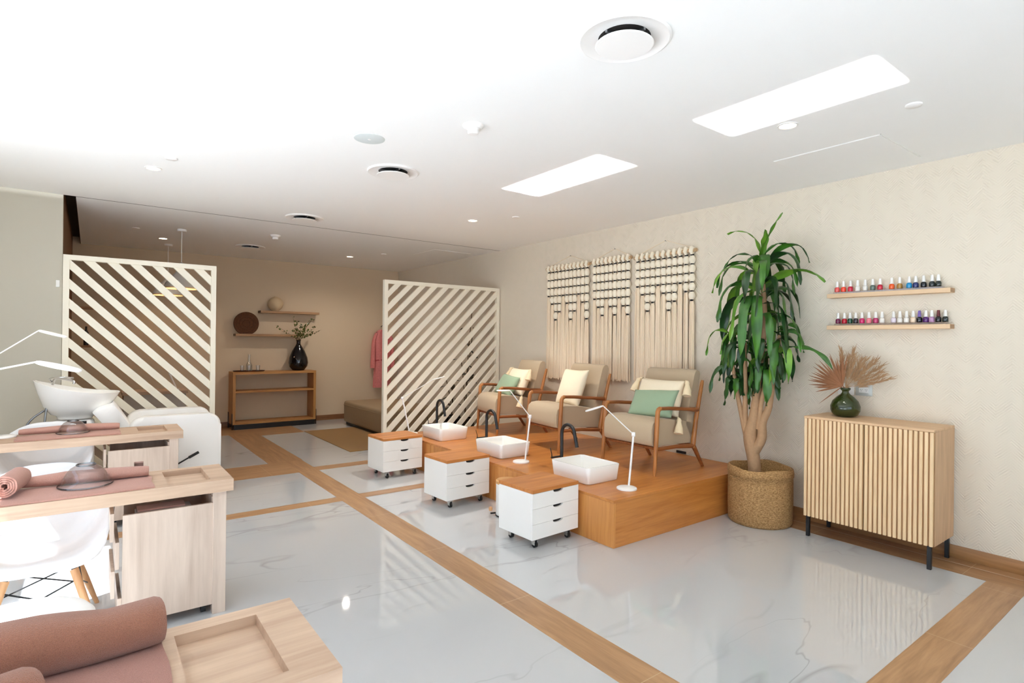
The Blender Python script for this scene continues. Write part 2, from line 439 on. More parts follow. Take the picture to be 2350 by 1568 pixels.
def rrect(w, h, r, n=6, cx=0, cy=0):
    pts = []
    for sx, sy, a0 in ((1, 1, 0), (-1, 1, 90), (-1, -1, 180), (1, -1, 270)):
        for k in range(n + 1):
            a = R(a0 + 90 * k / n)
            pts.append((cx + sx * (w / 2 - r) + r * math.cos(a), cy + sy * (h / 2 - r) + r * math.sin(a)))
    return pts
def loft(bm, rings, cap0=True, cap1=True, mi=0):
    RV = [[bm.verts.new(p) for p in ring] for ring in rings]
    n = len(RV[0])
    for i in range(len(RV) - 1):
        for k in range(n):
            f = bm.faces.new((RV[i][k], RV[i][(k + 1) % n], RV[i + 1][(k + 1) % n], RV[i + 1][k])); f.material_index = mi
    if cap0: bm.faces.new(RV[0][::-1]).material_index = mi
    if cap1: bm.faces.new(RV[-1]).material_index = mi
    return bm

def clip_poly(poly, nx, ny, d, keep_less=True):
    out = []
    for i in range(len(poly)):
        a = poly[i]; b = poly[(i + 1) % len(poly)]
        fa = nx * a[0] + ny * a[1] - d; fb = nx * b[0] + ny * b[1] - d
        if not keep_less: fa, fb = -fa, -fb
        if fa <= 0: out.append(a)
        if (fa < 0 < fb) or (fb < 0 < fa):
            t = fa / (fa - fb); out.append((a[0] + (b[0] - a[0]) * t, a[1] + (b[1] - a[1]) * t))
    return out

CZ = 2.93       # ceiling height
WX = 5.055      # right wall
BY = 10.65      # far wall
SY = 7.07       # line of the slatted screens

# ------------------------------------------------------------------ setting
struct('floor', bx(-1.4, WX, -2.6, BY, -0.12, 0.0), M_marble, 0)
bm = BM(); box(bm, -1.5, 5.2, -2.6, SY - 0.010, CZ, CZ + 0.14)
box(bm, -0.13, 5.2, SY + 0.010, 10.8, CZ, CZ + 0.14)
struct('ceiling', bm, M_ceil, 0)
bm = BM(); box(bm, -0.226, WX, SY - 0.0098, SY + 0.0098, CZ + 0.0006, CZ + 0.02); struct('trim_1', bm, M_groove, 0)  # flush dark strip; the seam's shade is put into its colour
bm = BM(); box(bm, -0.3, -0.13, SY, BY, CZ + 0.1, CZ + 0.14); box(bm, -0.135, -0.128, SY + 0.01, BY, CZ - 0.0005, CZ + 0.1)
struct('trim_2', bm, M_slot, 0)
struct('wall_right', bx(WX, WX + 0.15, -2.6, 10.8, 0, CZ), M_chev, 0)
struct('wall_back', bx(-0.32, WX, BY, BY + 0.15, 0, CZ + 0.14), M_back_wall, 0)
bm = BM(); box(bm, -1.5, -1.2, -2.72, -2.6, 0, CZ + 0.14); box(bm, 3.2, WX, -2.72, -2.6, 0, CZ + 0.14); box(bm, -1.2, 3.2, -2.72, -2.6, 2.72, CZ + 0.14); box(bm, -1.2, 3.2, -2.72, -2.6, 0, 0.04)
struct('wall_front', bm, M_white_wall, 0)
bm = BM()
for x in (-1.2, 0.24, 1.68, 3.14): box(bm, x, x + 0.06, -2.69, -2.63, 0.04, 2.72)
struct('window_2', bm, M_frame, 0)
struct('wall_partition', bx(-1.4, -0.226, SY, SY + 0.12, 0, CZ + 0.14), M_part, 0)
struct('wall_back_left', bx(-0.32, -0.226, SY + 0.12, BY, 0, CZ + 0.1), M_darkwood, 0)
bm = BM()   # window wall on the left
box(bm, -1.52, -1.4, -2.6, -2.2, 0, CZ + 0.14); box(bm, -1.52, -1.4, 5.0, SY + 0.12, 0, CZ + 0.14)
box(bm, -1.52, -1.4, -2.2, 5.0, 2.72, CZ + 0.14); box(bm, -1.52, -1.4, -2.2, 5.0, 0, 0.04)
struct('wall_left', bm, M_white_wall, 0)
bm = BM()
for y in (-2.2, -1.2, 0.62, 2.52, 4.94): box(bm, -1.49, -1.43, y, y + 0.06, 0.04, 2.72)
struct('window_1', bm, M_frame, 0)
bm = bx(-14, -1.52, -14, 20, -0.14, -0.02); box(bm, -1.52, 16, -14, -2.72, -0.14, -0.02); struct('ground', bm, M_pave, 0)

struct('unseen_sun_blocker', bx(-1.70, -1.62, -2.3, 5.1, 1.3, 2.18), M_pave, 0)  # unseen board added outside to block a band of sun
struct('unseen_shade_slab', bx(-9, 12, -9.5, -2.73, 3.1, 3.2), M_pave, 0)  # unseen slab added to keep sun off the ground before the front window
def strip(n, x0, x1, y0, y1, m, h=0.0012): struct('trim_%d' % n, bx(x0, x1, y0, y1, -0.01, h), m, 0)
strip(3, 1.935, 2.158, -2.6, 7.29, M_strip_y)
strip(4, 1.76, 2.17, 7.29, 9.75, M_strip_y)
strip(5, -1.4, 1.935, 5.24, 5.395, M_strip_x); strip(6, 2.158, 4.728, 5.24, 5.395, M_strip_x)
strip(7, -1.4, 1.935, 6.63, 7.29, M_strip_x); strip(8, 2.158, 4.728, 6.62, 6.82, M_strip_x)
strip(9, 4.728, 4.933, 0.87, BY, M_strip_wall); strip(10, 4.938, WX, -2.6, BY, M_strip_wall)
strip(11, 2.158, 4.728, 0.87, 1.073, M_strip_x)
strip(12, -0.226, 1.76, 9.75, BY, M_strip_x); strip(13, 2.17, 2.84, 9.45, BY, M_strip_x); strip(14, 1.76, 2.17, 9.75, BY, M_strip_x)
strip(15, 4.933, 4.938, 0.87, BY, M_frame, 0.0008)
struct('baseboard_right', bx(WX - 0.012, WX, -2.6, BY, 0, 0.094, 0.002), M_base)
struct('baseboard_back', bx(-0.226, WX - 0.012, BY - 0.012, BY, 0, 0.094, 0.002), M_base_x)

# ------------------------------------------------------------------ ceiling fittings
def round_vent(x, y, label):
    t = thing('ceiling_vent', label, 'air vent', (x, y, CZ), group='round ceiling air vents')
    finish('ring', lathe(BM(), [(0.208, 0.0), (0.21, -0.008), (0.2, -0.014), (0.165, -0.004), (0.145, -0.0008), (0.0, -0.0008)], 48), M_lampw, t)
    finish('throat_shade_disc', lathe(BM(), [(0.118, -0.0012), (0.0, -0.0012)], 40), M_dark, t)  # flat dark disc with the shade of the opening in its colour
    finish('damper_disc', lathe(BM(), [(0.0, -0.03), (0.128, -0.03), (0.132, -0.033), (0.128, -0.037), (0.0, -0.038)], 40), M_lampw, t)
    bm = BM(); tube(bm, [(0, 0, -0.031), (0, 0, -0.0014)], 0.012, 10); box(bm, -0.118, 0.118, -0.006, 0.006, -0.012, -0.0014); box(bm, -0.006, 0.006, -0.118, 0.118, -0.012, -0.0014)
    finish('bracket', bm, M_steel, t)
    return t
round_vent(1.93, 1.745, 'large round white ceiling air vent nearest the camera')
round_vent(1.983, 4.30, 'round white ceiling air vent between the speaker and the ceiling groove')
round_vent(1.95, 6.585, 'round white ceiling air vent right beside the dark ceiling groove')
round_vent(1.93, 9.22, 'round ceiling air vent in the dim back room')
def downlight(x, y, label, power=26, col=(1, 0.92, 0.82), cone=110):
    t = thing('downlight', label, 'downlight', (x, y, CZ), group='recessed ceiling downlights')
    finish('trim_ring', lathe(BM(), [(0.062, 0), (0.062, -0.004), (0.05, -0.006), (0.048, 0.0)], 32, close=True), M_lampw, t)
    finish('lens', lathe(BM(), [(0.048, -0.003), (0.0, -0.003)], 28), M_dl, t)
    l = bpy.data.lights.new('downlight_beam', 'SPOT'); l.energy = power; l.color = col; l.spot_size = R(cone); l.spot_blend = 0.8; l.shadow_soft_size = 0.045
    lo = bpy.data.objects.new('downlight_beam', l); COL.objects.link(lo); lo.location = (x, y, CZ - 0.012)
downlight(3.519, 1.804, 'glowing downlight in front of the ceiling access panel near the right wall')
downlight(3.52, 5.47, 'glowing downlight above the armchairs near the ceiling groove', 140, (1, 0.95, 0.89))
downlight(0.40, 5.46, 'glowing downlight above the manicure desks on the left', 50)
downlight(0.803, 9.27, 'glowing downlight beside the pendant lamps in the back room', 9, (1, 0.88, 0.74))
downlight(3.483, 9.215, 'glowing downlight at the right of the back room ceiling', 62, (1, 0.91, 0.80), 160)
def cap(x, y, label):
    tag(finish('ceiling_sprinkler', lathe(BM(), [(0.0, CZ - 0.012), (0.036, CZ - 0.012), (0.042, CZ - 0.008), (0.042, CZ)], 28, x, y), M_lampw), label, 'sprinkler cap', 'flat sprinkler caps on the ceiling')
cap(3.77, 1.203, 'small white sprinkler cap at the right beside the bright ceiling patch')
cap(0.487, 5.065, 'small white sprinkler cap beside the left downlight of the front room')
cap(3.793, 5.005, 'small white sprinkler cap to the right of the downlight above the armchairs')
cap(0.451, 8.608, 'small sprinkler cap left of the pendant lamps in the back room')
cap(3.802, 8.559, 'small sprinkler cap right of the back room downlight')
def detector(x, y, label):
    t = thing('smoke_detector', label, 'smoke detector', (x, y, CZ), group='ceiling smoke detectors')
    finish('base', lathe(BM(), [(0.0, -0.026), (0.052, -0.024), (0.068, -0.006), (0.068, 0.0)], 32), M_lampw, t)
    finish('sensor_head', lathe(BM(), [(0.0, -0.06), (0.03, -0.058), (0.036, -0.05), (0.036, -0.03), (0.044, -0.025)], 28), M_lampw, t)
detector(1.957, 3.049, 'white smoke detector in the front room beside the round speaker')
detector(1.98, 7.973, 'white smoke detector in the back room beyond the ceiling groove')
t = thing('ceiling_speaker', 'flat round grey ceiling speaker left of the smoke detector', 'speaker', (1.525, 3.694, CZ))
finish('grille', lathe(BM(), [(0.0, -0.007), (0.094, -0.006), (0.104, -0.003), (0.104, 0)], 40), M_spk, t)
finish('badge', lathe(BM(), [(0.0, -0.0085), (0.012, -0.0085), (0.012, -0.006)], 16), M_lampw, t)
for nm, xa, xb, ya, yb, lb in (('p', 4.13, 4.85, 1.5, 2.23, 'square ceiling access panel near the right wall of the front room'), ('q', 4.2, 4.86, 7.6, 8.3, 'square ceiling access panel in the back room corner')):
    t = thing('access_panel', lb, 'access panel', ((xa + xb) / 2, (ya + yb) / 2, CZ), group='ceiling access panels')
    w = (xb - xa) / 2; d = (yb - ya) / 2
    finish('panel', bx(-w + 0.008, w - 0.008, -d + 0.008, d - 0.008, -0.004, 0.0), M_ceil, t, 0)
    bm = BM(); box(bm, -w, w, -d, -d + 0.006, -0.003, 0); box(bm, -w, w, d - 0.006, d, -0.003, 0); box(bm, -w, -w + 0.006, -d, d, -0.003, 0); box(bm, w - 0.006, w, -d, d, -0.003, 0)
    finish('frame', bm, M_lampw, t, 0)

# ------------------------------------------------------------------ slatted screens
def screen(name, x0, x1, z1, falling, c0, period, label):
    t = thing(name, label, 'room divider', (0, SY, 0), group='cream slatted screens')
    fw = 0.05; d = 0.03
    bm = BM()
    box(bm, x0, x0 + fw, -d, d, 0, z1); box(bm, x1 - fw, x1, -d, d, 0, z1)
    box(bm, x0 + fw, x1 - fw, -d, d, z1 - fw, z1); box(bm, x0 + fw, x1 - fw, -d, d, 0, fw)
    finish('frame', bm, M_screen, t, 0)
    bm = BM(); rect = [(x0 + fw, fw), (x1 - fw, fw), (x1 - fw, z1 - fw), (x0 + fw, z1 - fw)]
    sgn = 1 if falling else -1
    for k in range(-30, 31):
        a = c0 + k * period; b = a + period * 0.5
        # band a <= x + sgn*z <= b
        p = clip_poly(rect, 1, sgn, b, True)
        if len(p) > 2: p = clip_poly(p, 1, sgn, a, False)
        if len(p) > 2:
            q = [p[0]]
            for v in p[1:]:
                if (v[0] - q[-1][0]) ** 2 + (v[1] - q[-1][1]) ** 2 > 1e-8: q.append(v)
            if (q[0][0] - q[-1][0]) ** 2 + (q[0][1] - q[-1][1]) ** 2 < 1e-8: q.pop()
            if len(q) > 2: prism(bm, q, 'y', -0.018, 0.018)
    finish('diagonal_slats', bm, M_screen, t, 0)
screen('slatted_screen', -0.222, 1.125, 2.345, True, 2.229, 0.194, 'cream screen with diagonal slats falling to the right behind the shampoo basin')
screen('slatted_screen', 3.145, 5.04, 2.345, False, 1.004, 0.187, 'cream screen with diagonal slats rising to the right behind the armchairs')

# ------------------------------------------------------------------ platform and pedicure stations
PZ = 0.36
t = thing('wooden_platform', 'long honey coloured wooden platform carrying three armchairs and sinks', 'platform', (0, 0, 0))
finish('top_board', bx(3.133, WX - 0.013, 2.885, 6.5, PZ - 0.022, PZ, 0.002, 1), M_platform, t)
bm = BM(); box(bm, 3.137, 3.157, 2.889, 6.496, 0.001, PZ - 0.022); finish('front_panel', bm, wood('honey_oak_front', (184, 114, 52), (214, 150, 82), 'z', 0.35, 0.8, 0.04), t, 0)
for ya in (2.889, 6.476): finish('side_panel', bx(3.157, WX - 0.013, ya, ya + 0.02, 0.001, PZ - 0.022), M_platform, t, 0)

def make_trolley():
    t = thing('drawer_trolley', 'white drawer trolley with wooden top standing nearest the camera', 'trolley', (2.84, 3.41, 0), R(3), 'white drawer trolleys beside the platform')
    w, d = 0.243, 0.197
    bm = BM(); box(bm, -w, w, -d + 0.018, d, 0.075, 0.419, 0.002, 1); finish('carcass', bm, M_white_lac, t)
    finish('top', bx(-w - 0.002, w + 0.002, -d - 0.002, d + 0.002, 0.419, 0.446, 0.002, 1), M_trolley_top, t)
    zb = (0.0755, 0.189, 0.304, 0.4185)
    for k in range(3):
        z0, z1 = zb[k] + 0.001, zb[k + 1] - 0.001
        pts = [(-w, z0), (w, z0), (w, z1)]
        c = 0.02
        for i in range(13):     # half moon cut-out grip
            a = i / 12 * PI
            pts.append((c + 0.052 * math.cos(a), z1 - 0.021 * math.sin(a) ** 0.7))
        pts.append((-w, z1))
        f = finish('drawer_front', prism(BM(), pts, 'y', -d, -d + 0.017), M_white_lac, t, 0)
        finish('grip_hollow', bx(c - 0.054, c + 0.054, -d + 0.0165, -d + 0.0182, z1 - 0.026, z1), M_dark, f, 0)
    for sx in (-1, 1):
        for sy in (-1, 1):
            x, y = sx * (w - 0.075 if sx > 0 else w - 0.075), sy * (d - 0.05)
            x = sx * (w - 0.07); y = sy * (d - 0.06) - 0.012
            ww = finish('castor', prism(BM(), [(y + 0.024 * math.cos(2 * PI * k / 20), 0.0245 + 0.024 * math.sin(2 * PI * k / 20)) for k in range(20)], 'x', x - 0.011, x + 0.011), M_blackrub, t)
            bm = BM(); box(bm, x - 0.016, x - 0.012, y - 0.015, y + 0.02, 0.02, 0.066, 0.001, 1); box(bm, x + 0.012, x + 0.016, y - 0.015, y + 0.02, 0.02, 0.066, 0.001, 1); box(bm, x - 0.02, x + 0.02, y - 0.02, y + 0.025, 0.066, 0.0752)
            finish('fork', bm, M_chrome, ww, 0)
    return t
tr = make_trolley()
dup(tr, (2.835, 4.64, 0), R(3), 'white drawer trolley with wooden top, the middle one of three')
dup(tr, (2.825, 5.99, 0), R(2), 'white drawer trolley with wooden top farthest from the camera')

def make_sink():
    t = thing('foot_sink', 'white rectangular ceramic sink nearest the camera on the platform', 'sink', (3.468, 3.537, PZ), 0, 'white foot sinks on the platform')
    W0, D0, W1, D1, H = 0.365, 0.45, 0.39, 0.475, 0.14
    out = []
    for k, z in ((0.0, 0.0), (0.06, 0.006), (0.5, 0.07), (1, H - 0.004)):
        out.append([(x, y, z) for x, y in rrect((W0 + (W1 - W0) * k) - (0.012 if z == 0 else 0), (D0 + (D1 - D0) * k) - (0.012 if z == 0 else 0), 0.035)])
    out.append([(x, y, H) for x, y in rrect(W1 - 0.006, D1 - 0.006, 0.033)])
    out.append([(x, y, H) for x, y in rrect(W1 - 0.02, D1 - 0.02, 0.028)])
    for k, z in ((0.9, H - 0.006), (0.5, 0.07), (0.1, 0.03)):
        out.append([(x, y, z) for x, y in rrect(W0 + (W1 - W0) * k - 0.03, D0 + (D1 - D0) * k - 0.03, 0.03)])
    out.append([(x, y, 0.02) for x, y in rrect(W0 - 0.08, D0 - 0.08, 0.03)])
    finish('basin', loft(BM(), out), M_ceramic, t, 50)
    finish('drain', lathe(BM(), [(0.0, 0.026), (0.02, 0.026), (0.024, 0.0205)], 20), M_chrome, t)
    return t
sk = make_sink()
dup(sk, (3.468, 4.765, PZ), 0, 'white rectangular ceramic sink in the middle of the platform')
dup(sk, (3.455, 5.945, PZ), 0, 'white rectangular ceramic sink at the far end of the platform')

def make_faucet():
    t = thing('gooseneck_faucet', 'black gooseneck faucet behind the nearest sink', 'faucet', (3.492, 3.868, PZ), 0, 'black gooseneck faucets beside the sinks')
    pts = [(0, 0, 0), (0, 0, 0.34)]
    r = 0.085
    for k in range(1, 15):
        a = PI * 0.94 * k / 14
        pts.append((0.0, -r + r * math.cos(a), 0.34 + r * 1.0 * math.sin(a)))
    p = Vector(pts[-1]); pts.append((0.0, p.y - 0.035, p.z - 0.12)); 
    finish('spout', tube(BM(), pts, [0.0155] * (len(pts) - 1) + [0.0155], 14), M_black, t)
    finish('base_flange', lathe(BM(), [(0.0, 0.012), (0.026, 0.01), (0.028, 0.0), (0, 0)], 24), M_black, t)
    h = finish('handle', tube(BM(), [(-0.01, 0, 0.125), (-0.125, 0, 0.125)], 0.009, 10), M_black, t)
    finish('lever', tube(BM(), [(-0.118, 0, 0.12), (-0.122, 0.0, 0.16), (-0.14, 0.0, 0.215)], [0.006, 0.004, 0.0035], 8), M_black, h)
    return t
fc = make_faucet()
dup(fc, (3.482, 5.085, PZ), 0, 'black gooseneck faucet behind the middle sink')
dup(fc, (3.525, 6.265, PZ), 0, 'black gooseneck faucet behind the farthest sink')

def desk_lamp(label, base, joint, elbow, tip, group, headw=0.05, br=0.08, off=(0.06, 0.03), roll=0, th0=0.0075):
    """round base at base; pole to joint, arm to elbow, flat oval head to tip (world points)"""
    t = thing('desk_lamp', label, 'lamp', base, 0, group)
    B = Vector(base); J, E, T = [Vector(p) - B for p in (joint, elbow, tip)]
    foot = Vector((off[0], off[1], 0.0))
    finish('base', lathe(BM(), [(0, 0), (br, 0), (br + 0.002, 0.004), (br, 0.013), (br - 0.006, 0.016), (0, 0.017)], 36), M_lampw, t)
    finish('pole', tube(BM(), [foot + Vector((0, 0, 0.014)), J], [0.0085, 0.0085], 10), M_lampw, t)
    ax = (E - J).normalized(); 
    finish('joint', lathe(BM(), [(0, -0.014), (0.017, -0.014), (0.019, -0.011), (0.019, 0.011), (0.017, 0.014), (0, 0.014)], 20), M_lampw, t, loc=J, rot=(R(90), 0, R(36)))
    finish('arm', tube(BM(), [J, E], [0.0085, 0.0075], 10, flat=0.6), M_lampw, t)
    d = (T - E); L = d.length; d.normalize()
    side = d.cross(Vector((0, 0, 1))).normalized(); side.rotate(Matrix.Rotation(R(roll), 3, d)); nrm = side.cross(d).normalized()
    rings = []
    for k in range(15):
        s = k / 14
        wv = headw * (0.16 + 0.84 * math.sin(PI * min(1, s * 0.86 + 0.06)) ** 0.75) if s < 0.999 else headw * 0.25
        th = th0 if 0 < k < 14 else th0 * 0.6
        c = E + d * (L * s)
        rings.append([c + side * (wv * math.cos(2 * PI * q / 16)) + nrm * (th * math.sin(2 * PI * q / 16)) for q in range(16)])
    finish('lamp_head', loft(BM(), rings), M_lampw, t, 50)
    return t
g = 'white desk lamps on the pedicure platform'
desk_lamp('white desk lamp on the front corner of the platform beside the nearest sink', (3.47, 3.06, PZ), (3.567, 3.079, 0.789), (3.365, 3.23, 1.02), (3.262, 3.33, 0.972), g)
desk_lamp('white desk lamp standing between the nearest and the middle sink', (3.372, 4.322, PZ), (3.459, 4.298, 0.802), (3.299, 4.418, 1.056), (3.195, 4.50, 1.054), g, off=(0.05, 0.0))
desk_lamp('thin white desk lamp at the far end of the platform before the screen', (3.235, 6.395, PZ), (3.13, 6.44, 0.81), (3.43, 6.21, 1.045), (3.55, 6.12, 1.085), g, off=(-0.01, 0.03))

# pedal bin
t = thing('pedal_bin', 'small white pedal bin with wooden lid between two trolleys', 'bin', (2.965, 3.995, 0))
finish('body', lathe(BM(), [(0, 0.012), (0.098, 0.012), (0.1, 0.016), (0.1, 0.285), (0, 0.285)], 36), M_white_lac, t)
finish('base_ring', lathe(BM(), [(0, 0), (0.1, 0), (0.103, 0.004), (0.103, 0.012), (0, 0.0125)], 36), M_black, t)
finish('lid', lathe(BM(), [(0, 0.286), (0.101, 0.286), (0.101, 0.312), (0.094, 0.318), (0, 0.319)], 36), wood('bamboo_lid', (196, 142, 84), (220, 170, 110), 'x', 0.45), t)
p = finish('pedal', tube(BM(), [(-0.07, 0.06, 0.02), (-0.125, 0.075, 0.02)], 0.008, 8), M_black, t)
finish('pedal_knob', lathe(BM(), [(0, 0.0), (0.014, 0.004), (0.018, 0.02), (0.014, 0.036), (0, 0.04)], 16), M_beech, p, loc=(-0.125, 0.075, 0.04))

# ------------------------------------------------------------------ armchairs
def make_armchair():
    t = thing('armchair', 'beige armchair with teak frame nearest the potted plant', 'armchair', (4.0, 3.525, PZ), 0, 'teak framed armchairs on the platform')
    W = 0.315
    for s in (-1, 1):
        y = s * W
        pts = smooth_path([(0.0, y, 0.0), (0.018, y, 0.25), (0.034, y, 0.53)], 4) + [(0.038, y, 0.566), (0.05, y, 0.586), (0.072, y, 0.594)]
        finish('front_leg', tube(BM(), pts, [0.0125 + 0.0085 * min(1, i / 5) for i in range(len(pts))], 12), M_teak, t, 60)
        finish('armrest', tube(BM(), [(0.066, y, 0.594), (0.2, y, 0.588), (0.45, y, 0.566), (0.612, y, 0.55)], [0.02, 0.021, 0.02, 0.026], 12, flat=0.85), M_teak_x, t, 60)
        finish('back_post', tube(BM(), [(0.555, y, 0.195), (0.60, y, 0.45), (0.692, y, 0.80), (0.699, y, 0.826)], [0.024, 0.021, 0.0165, 0.012], 12), M_teak, t, 60)
        finish('rear_leg', tube(BM(), [(0.555, y, 0.225), (0.60, y, 0.165), (0.715, y, 0.0)], [0.024, 0.021, 0.015], 12), M_teak_x, t, 60)
        finish('side_rail', tube(BM(), [(0.015, y, 0.235), (0.3, y, 0.232), (0.565, y, 0.212)], [0.018, 0.018, 0.022], 12), M_teak_x, t, 60)
    finish('cross_rail', tube(BM(), [(0.57, -W, 0.215), (0.57, W, 0.215)], 0.016, 10), M_teak_x, t, 60)
    finish('cross_rail', tube(BM(), [(0.05, -W, 0.235), (0.05, W, 0.235)], 0.014, 10), M_teak_x, t, 60)
    # seat cushion: rounded profile extruded across
    prof = []
    for x, z in ((0.0, 0.262), (-0.018, 0.275), (-0.024, 0.32), (-0.022, 0.40), (-0.008, 0.455), (0.03, 0.487), (0.10, 0.497), (0.25, 0.488), (0.42, 0.462), (0.56, 0.438), (0.585, 0.42), (0.585, 0.25), (0.56, 0.238), (0.3, 0.25)):
        prof.append((x, z))
    hw = W - 0.028
    rings = []
    cx = 0.28; cz = 0.37
    for yy, sc in ((-hw, 0.955), (-hw + 0.012, 0.985), (-hw + 0.03, 1.0), (0, 1.008), (hw - 0.03, 1.0), (hw - 0.012, 0.985), (hw, 0.955)):
        rings.append([(cx + (x - cx) * sc, yy, cz + (z - cz) * (sc if z > 0.3 else 1)) for x, z in prof])
    finish('seat_cushion', loft(BM(), rings), M_linen, t, 50)
    # backrest
    prof = [(0.485, 0.42), (0.52, 0.55), (0.575, 0.76), (0.612, 0.885), (0.63, 0.918), (0.66, 0.928), (0.69, 0.918), (0.702, 0.89), (0.68, 0.78), (0.625, 0.55), (0.585, 0.33), (0.56, 0.30)]
    rings = []
    for yy, sc in ((-hw, 0.95), (-hw + 0.012, 0.985), (-hw + 0.035, 1.0), (0, 1.01), (hw - 0.035, 1.0), (hw - 0.012, 0.985), (hw, 0.95)):
        rings.append([(0.6 + (x - 0.6) * (sc if x < 0.6 else 1), yy, 0.4 + (z - 0.4) * (1 if sc > 0.96 else 0.985)) for x, z in prof])
    finish('backrest', loft(BM(), rings), M_linen, t, 50)
    return t
A1 = make_armchair()
A2 = dup(A1, (3.996, 4.755, PZ), R(-6.4), 'beige armchair with teak frame in the middle holding one square cream pillow')
A3 = dup(A1, (4.10, 5.985, PZ), R(-11), 'beige armchair with teak frame farthest away beside the slatted screen')

def lumbar(label, base, rz, tilt, w=0.52, h=0.30, th=0.13, seed=1):
    o = finish('lumbar_pillow', pillow(BM(), w, h, th, 16, 0.05, seed), M_green, None, 180)
    o.location = base; o.rotation_euler = (R(tilt), 0, R(90 + rz)); o.rotation_mode = 'XYZ'
    return tag(o, label, 'pillow', 'sage green lumbar pillows')
# pillow face local -y looks to the chair front (-x) after a 90 degree turn
def place(o, loc, lean, yaw, roll=0):
    o.rotation_mode = 'QUATERNION'
    q = Matrix.Rotation(R(yaw), 4, 'Z') @ Matrix.Rotation(R(-90), 4, 'Z') @ Matrix.Rotation(R(lean), 4, 'X') @ Matrix.Rotation(R(roll), 4, 'Y')
    o.rotation_quaternion = q.to_quaternion(); o.location = loc
def green(label, loc, yaw, lean, roll, seed):
    o = finish('lumbar_pillow', pillow(BM(), 0.50, 0.29, 0.13, 18, 0.05, seed), M_green, None, 180)
    place(o, loc, lean, yaw, roll); tag(o, label, 'pillow', 'sage green lumbar pillows')
green('sage green lumbar pillow on the armchair nearest the plant', (4.285, 3.47, PZ + 0.605), 2, -32, -4, 1)
green('sage green lumbar pillow on the armchair beside the slatted screen', (4.385, 5.94, PZ + 0.60), -11, -30, 3, 2)
def cream_pillow(label, loc, yaw, lean, w, h, th, seed, tassels, roll=0):
    t = thing('cream_pillow', label, 'pillow', (0, 0, 0), 0, 'cream cotton pillows on the armchairs')
    place(t, loc, lean, yaw, roll)
    finish('pillow_cover', pillow(BM(), w, h, th, 20, 0.07, seed, 2.2), M_cream, t, 180)
    for (sx, sz) in tassels:
        x, z = sx * w / 2, sz * h / 2
        dirx = 0.03 * sx
        bm = BM()
        tube(bm, [(x - 0.01 * sx, 0, z - 0.005 * sz), (x + dirx * 0.5, -0.012, z - 0.01)], 0.008, 8)
        rings = [(x + dirx * 0.5, z - 0.01, 0.016), (x + dirx * 0.75, z - 0.03, 0.025), (x + dirx * 0.9, z - 0.044, 0.02), (x + dirx * 1.3, z - 0.10, 0.036), (x + dirx * 1.5, z - 0.15, 0.042)]
        tube(bm, [(a, -0.014, b) for a, b, c in rings], [c for a, b, c in rings], 12)
        finish('tassel', bm, M_tassel, t, 60)
    return t
cream_pillow('cream tasselled pillow behind the green pillow on the armchair nearest the plant', (4.405, 3.485, PZ + 0.66), 2, -20, 0.52, 0.36, 0.19, 3, ((1, 1), (-1, 1), (1, -1)))
cream_pillow('square cream pillow standing upright on the middle armchair', (4.385, 4.70, PZ + 0.662), -6, -20, 0.44, 0.44, 0.15, 4, ())
cream_pillow('cream tasselled pillow behind the green pillow on the armchair beside the screen', (4.505, 5.87, PZ + 0.65), -11, -20, 0.52, 0.36, 0.18, 5, ((1, 1), (-1, 1), (1, -1)))

for (y, lb) in ((3.70, 'black socket plate low on the right wall behind the nearest armchair'), (5.90, 'black socket plate low on the right wall behind the farthest armchair')):
    tag(finish('socket_plate', bx(WX - 0.01, WX, y - 0.06, y + 0.06, PZ + 0.004, PZ + 0.03, 0.002, 1), M_black), lb, 'socket', 'black socket plates behind the armchairs')

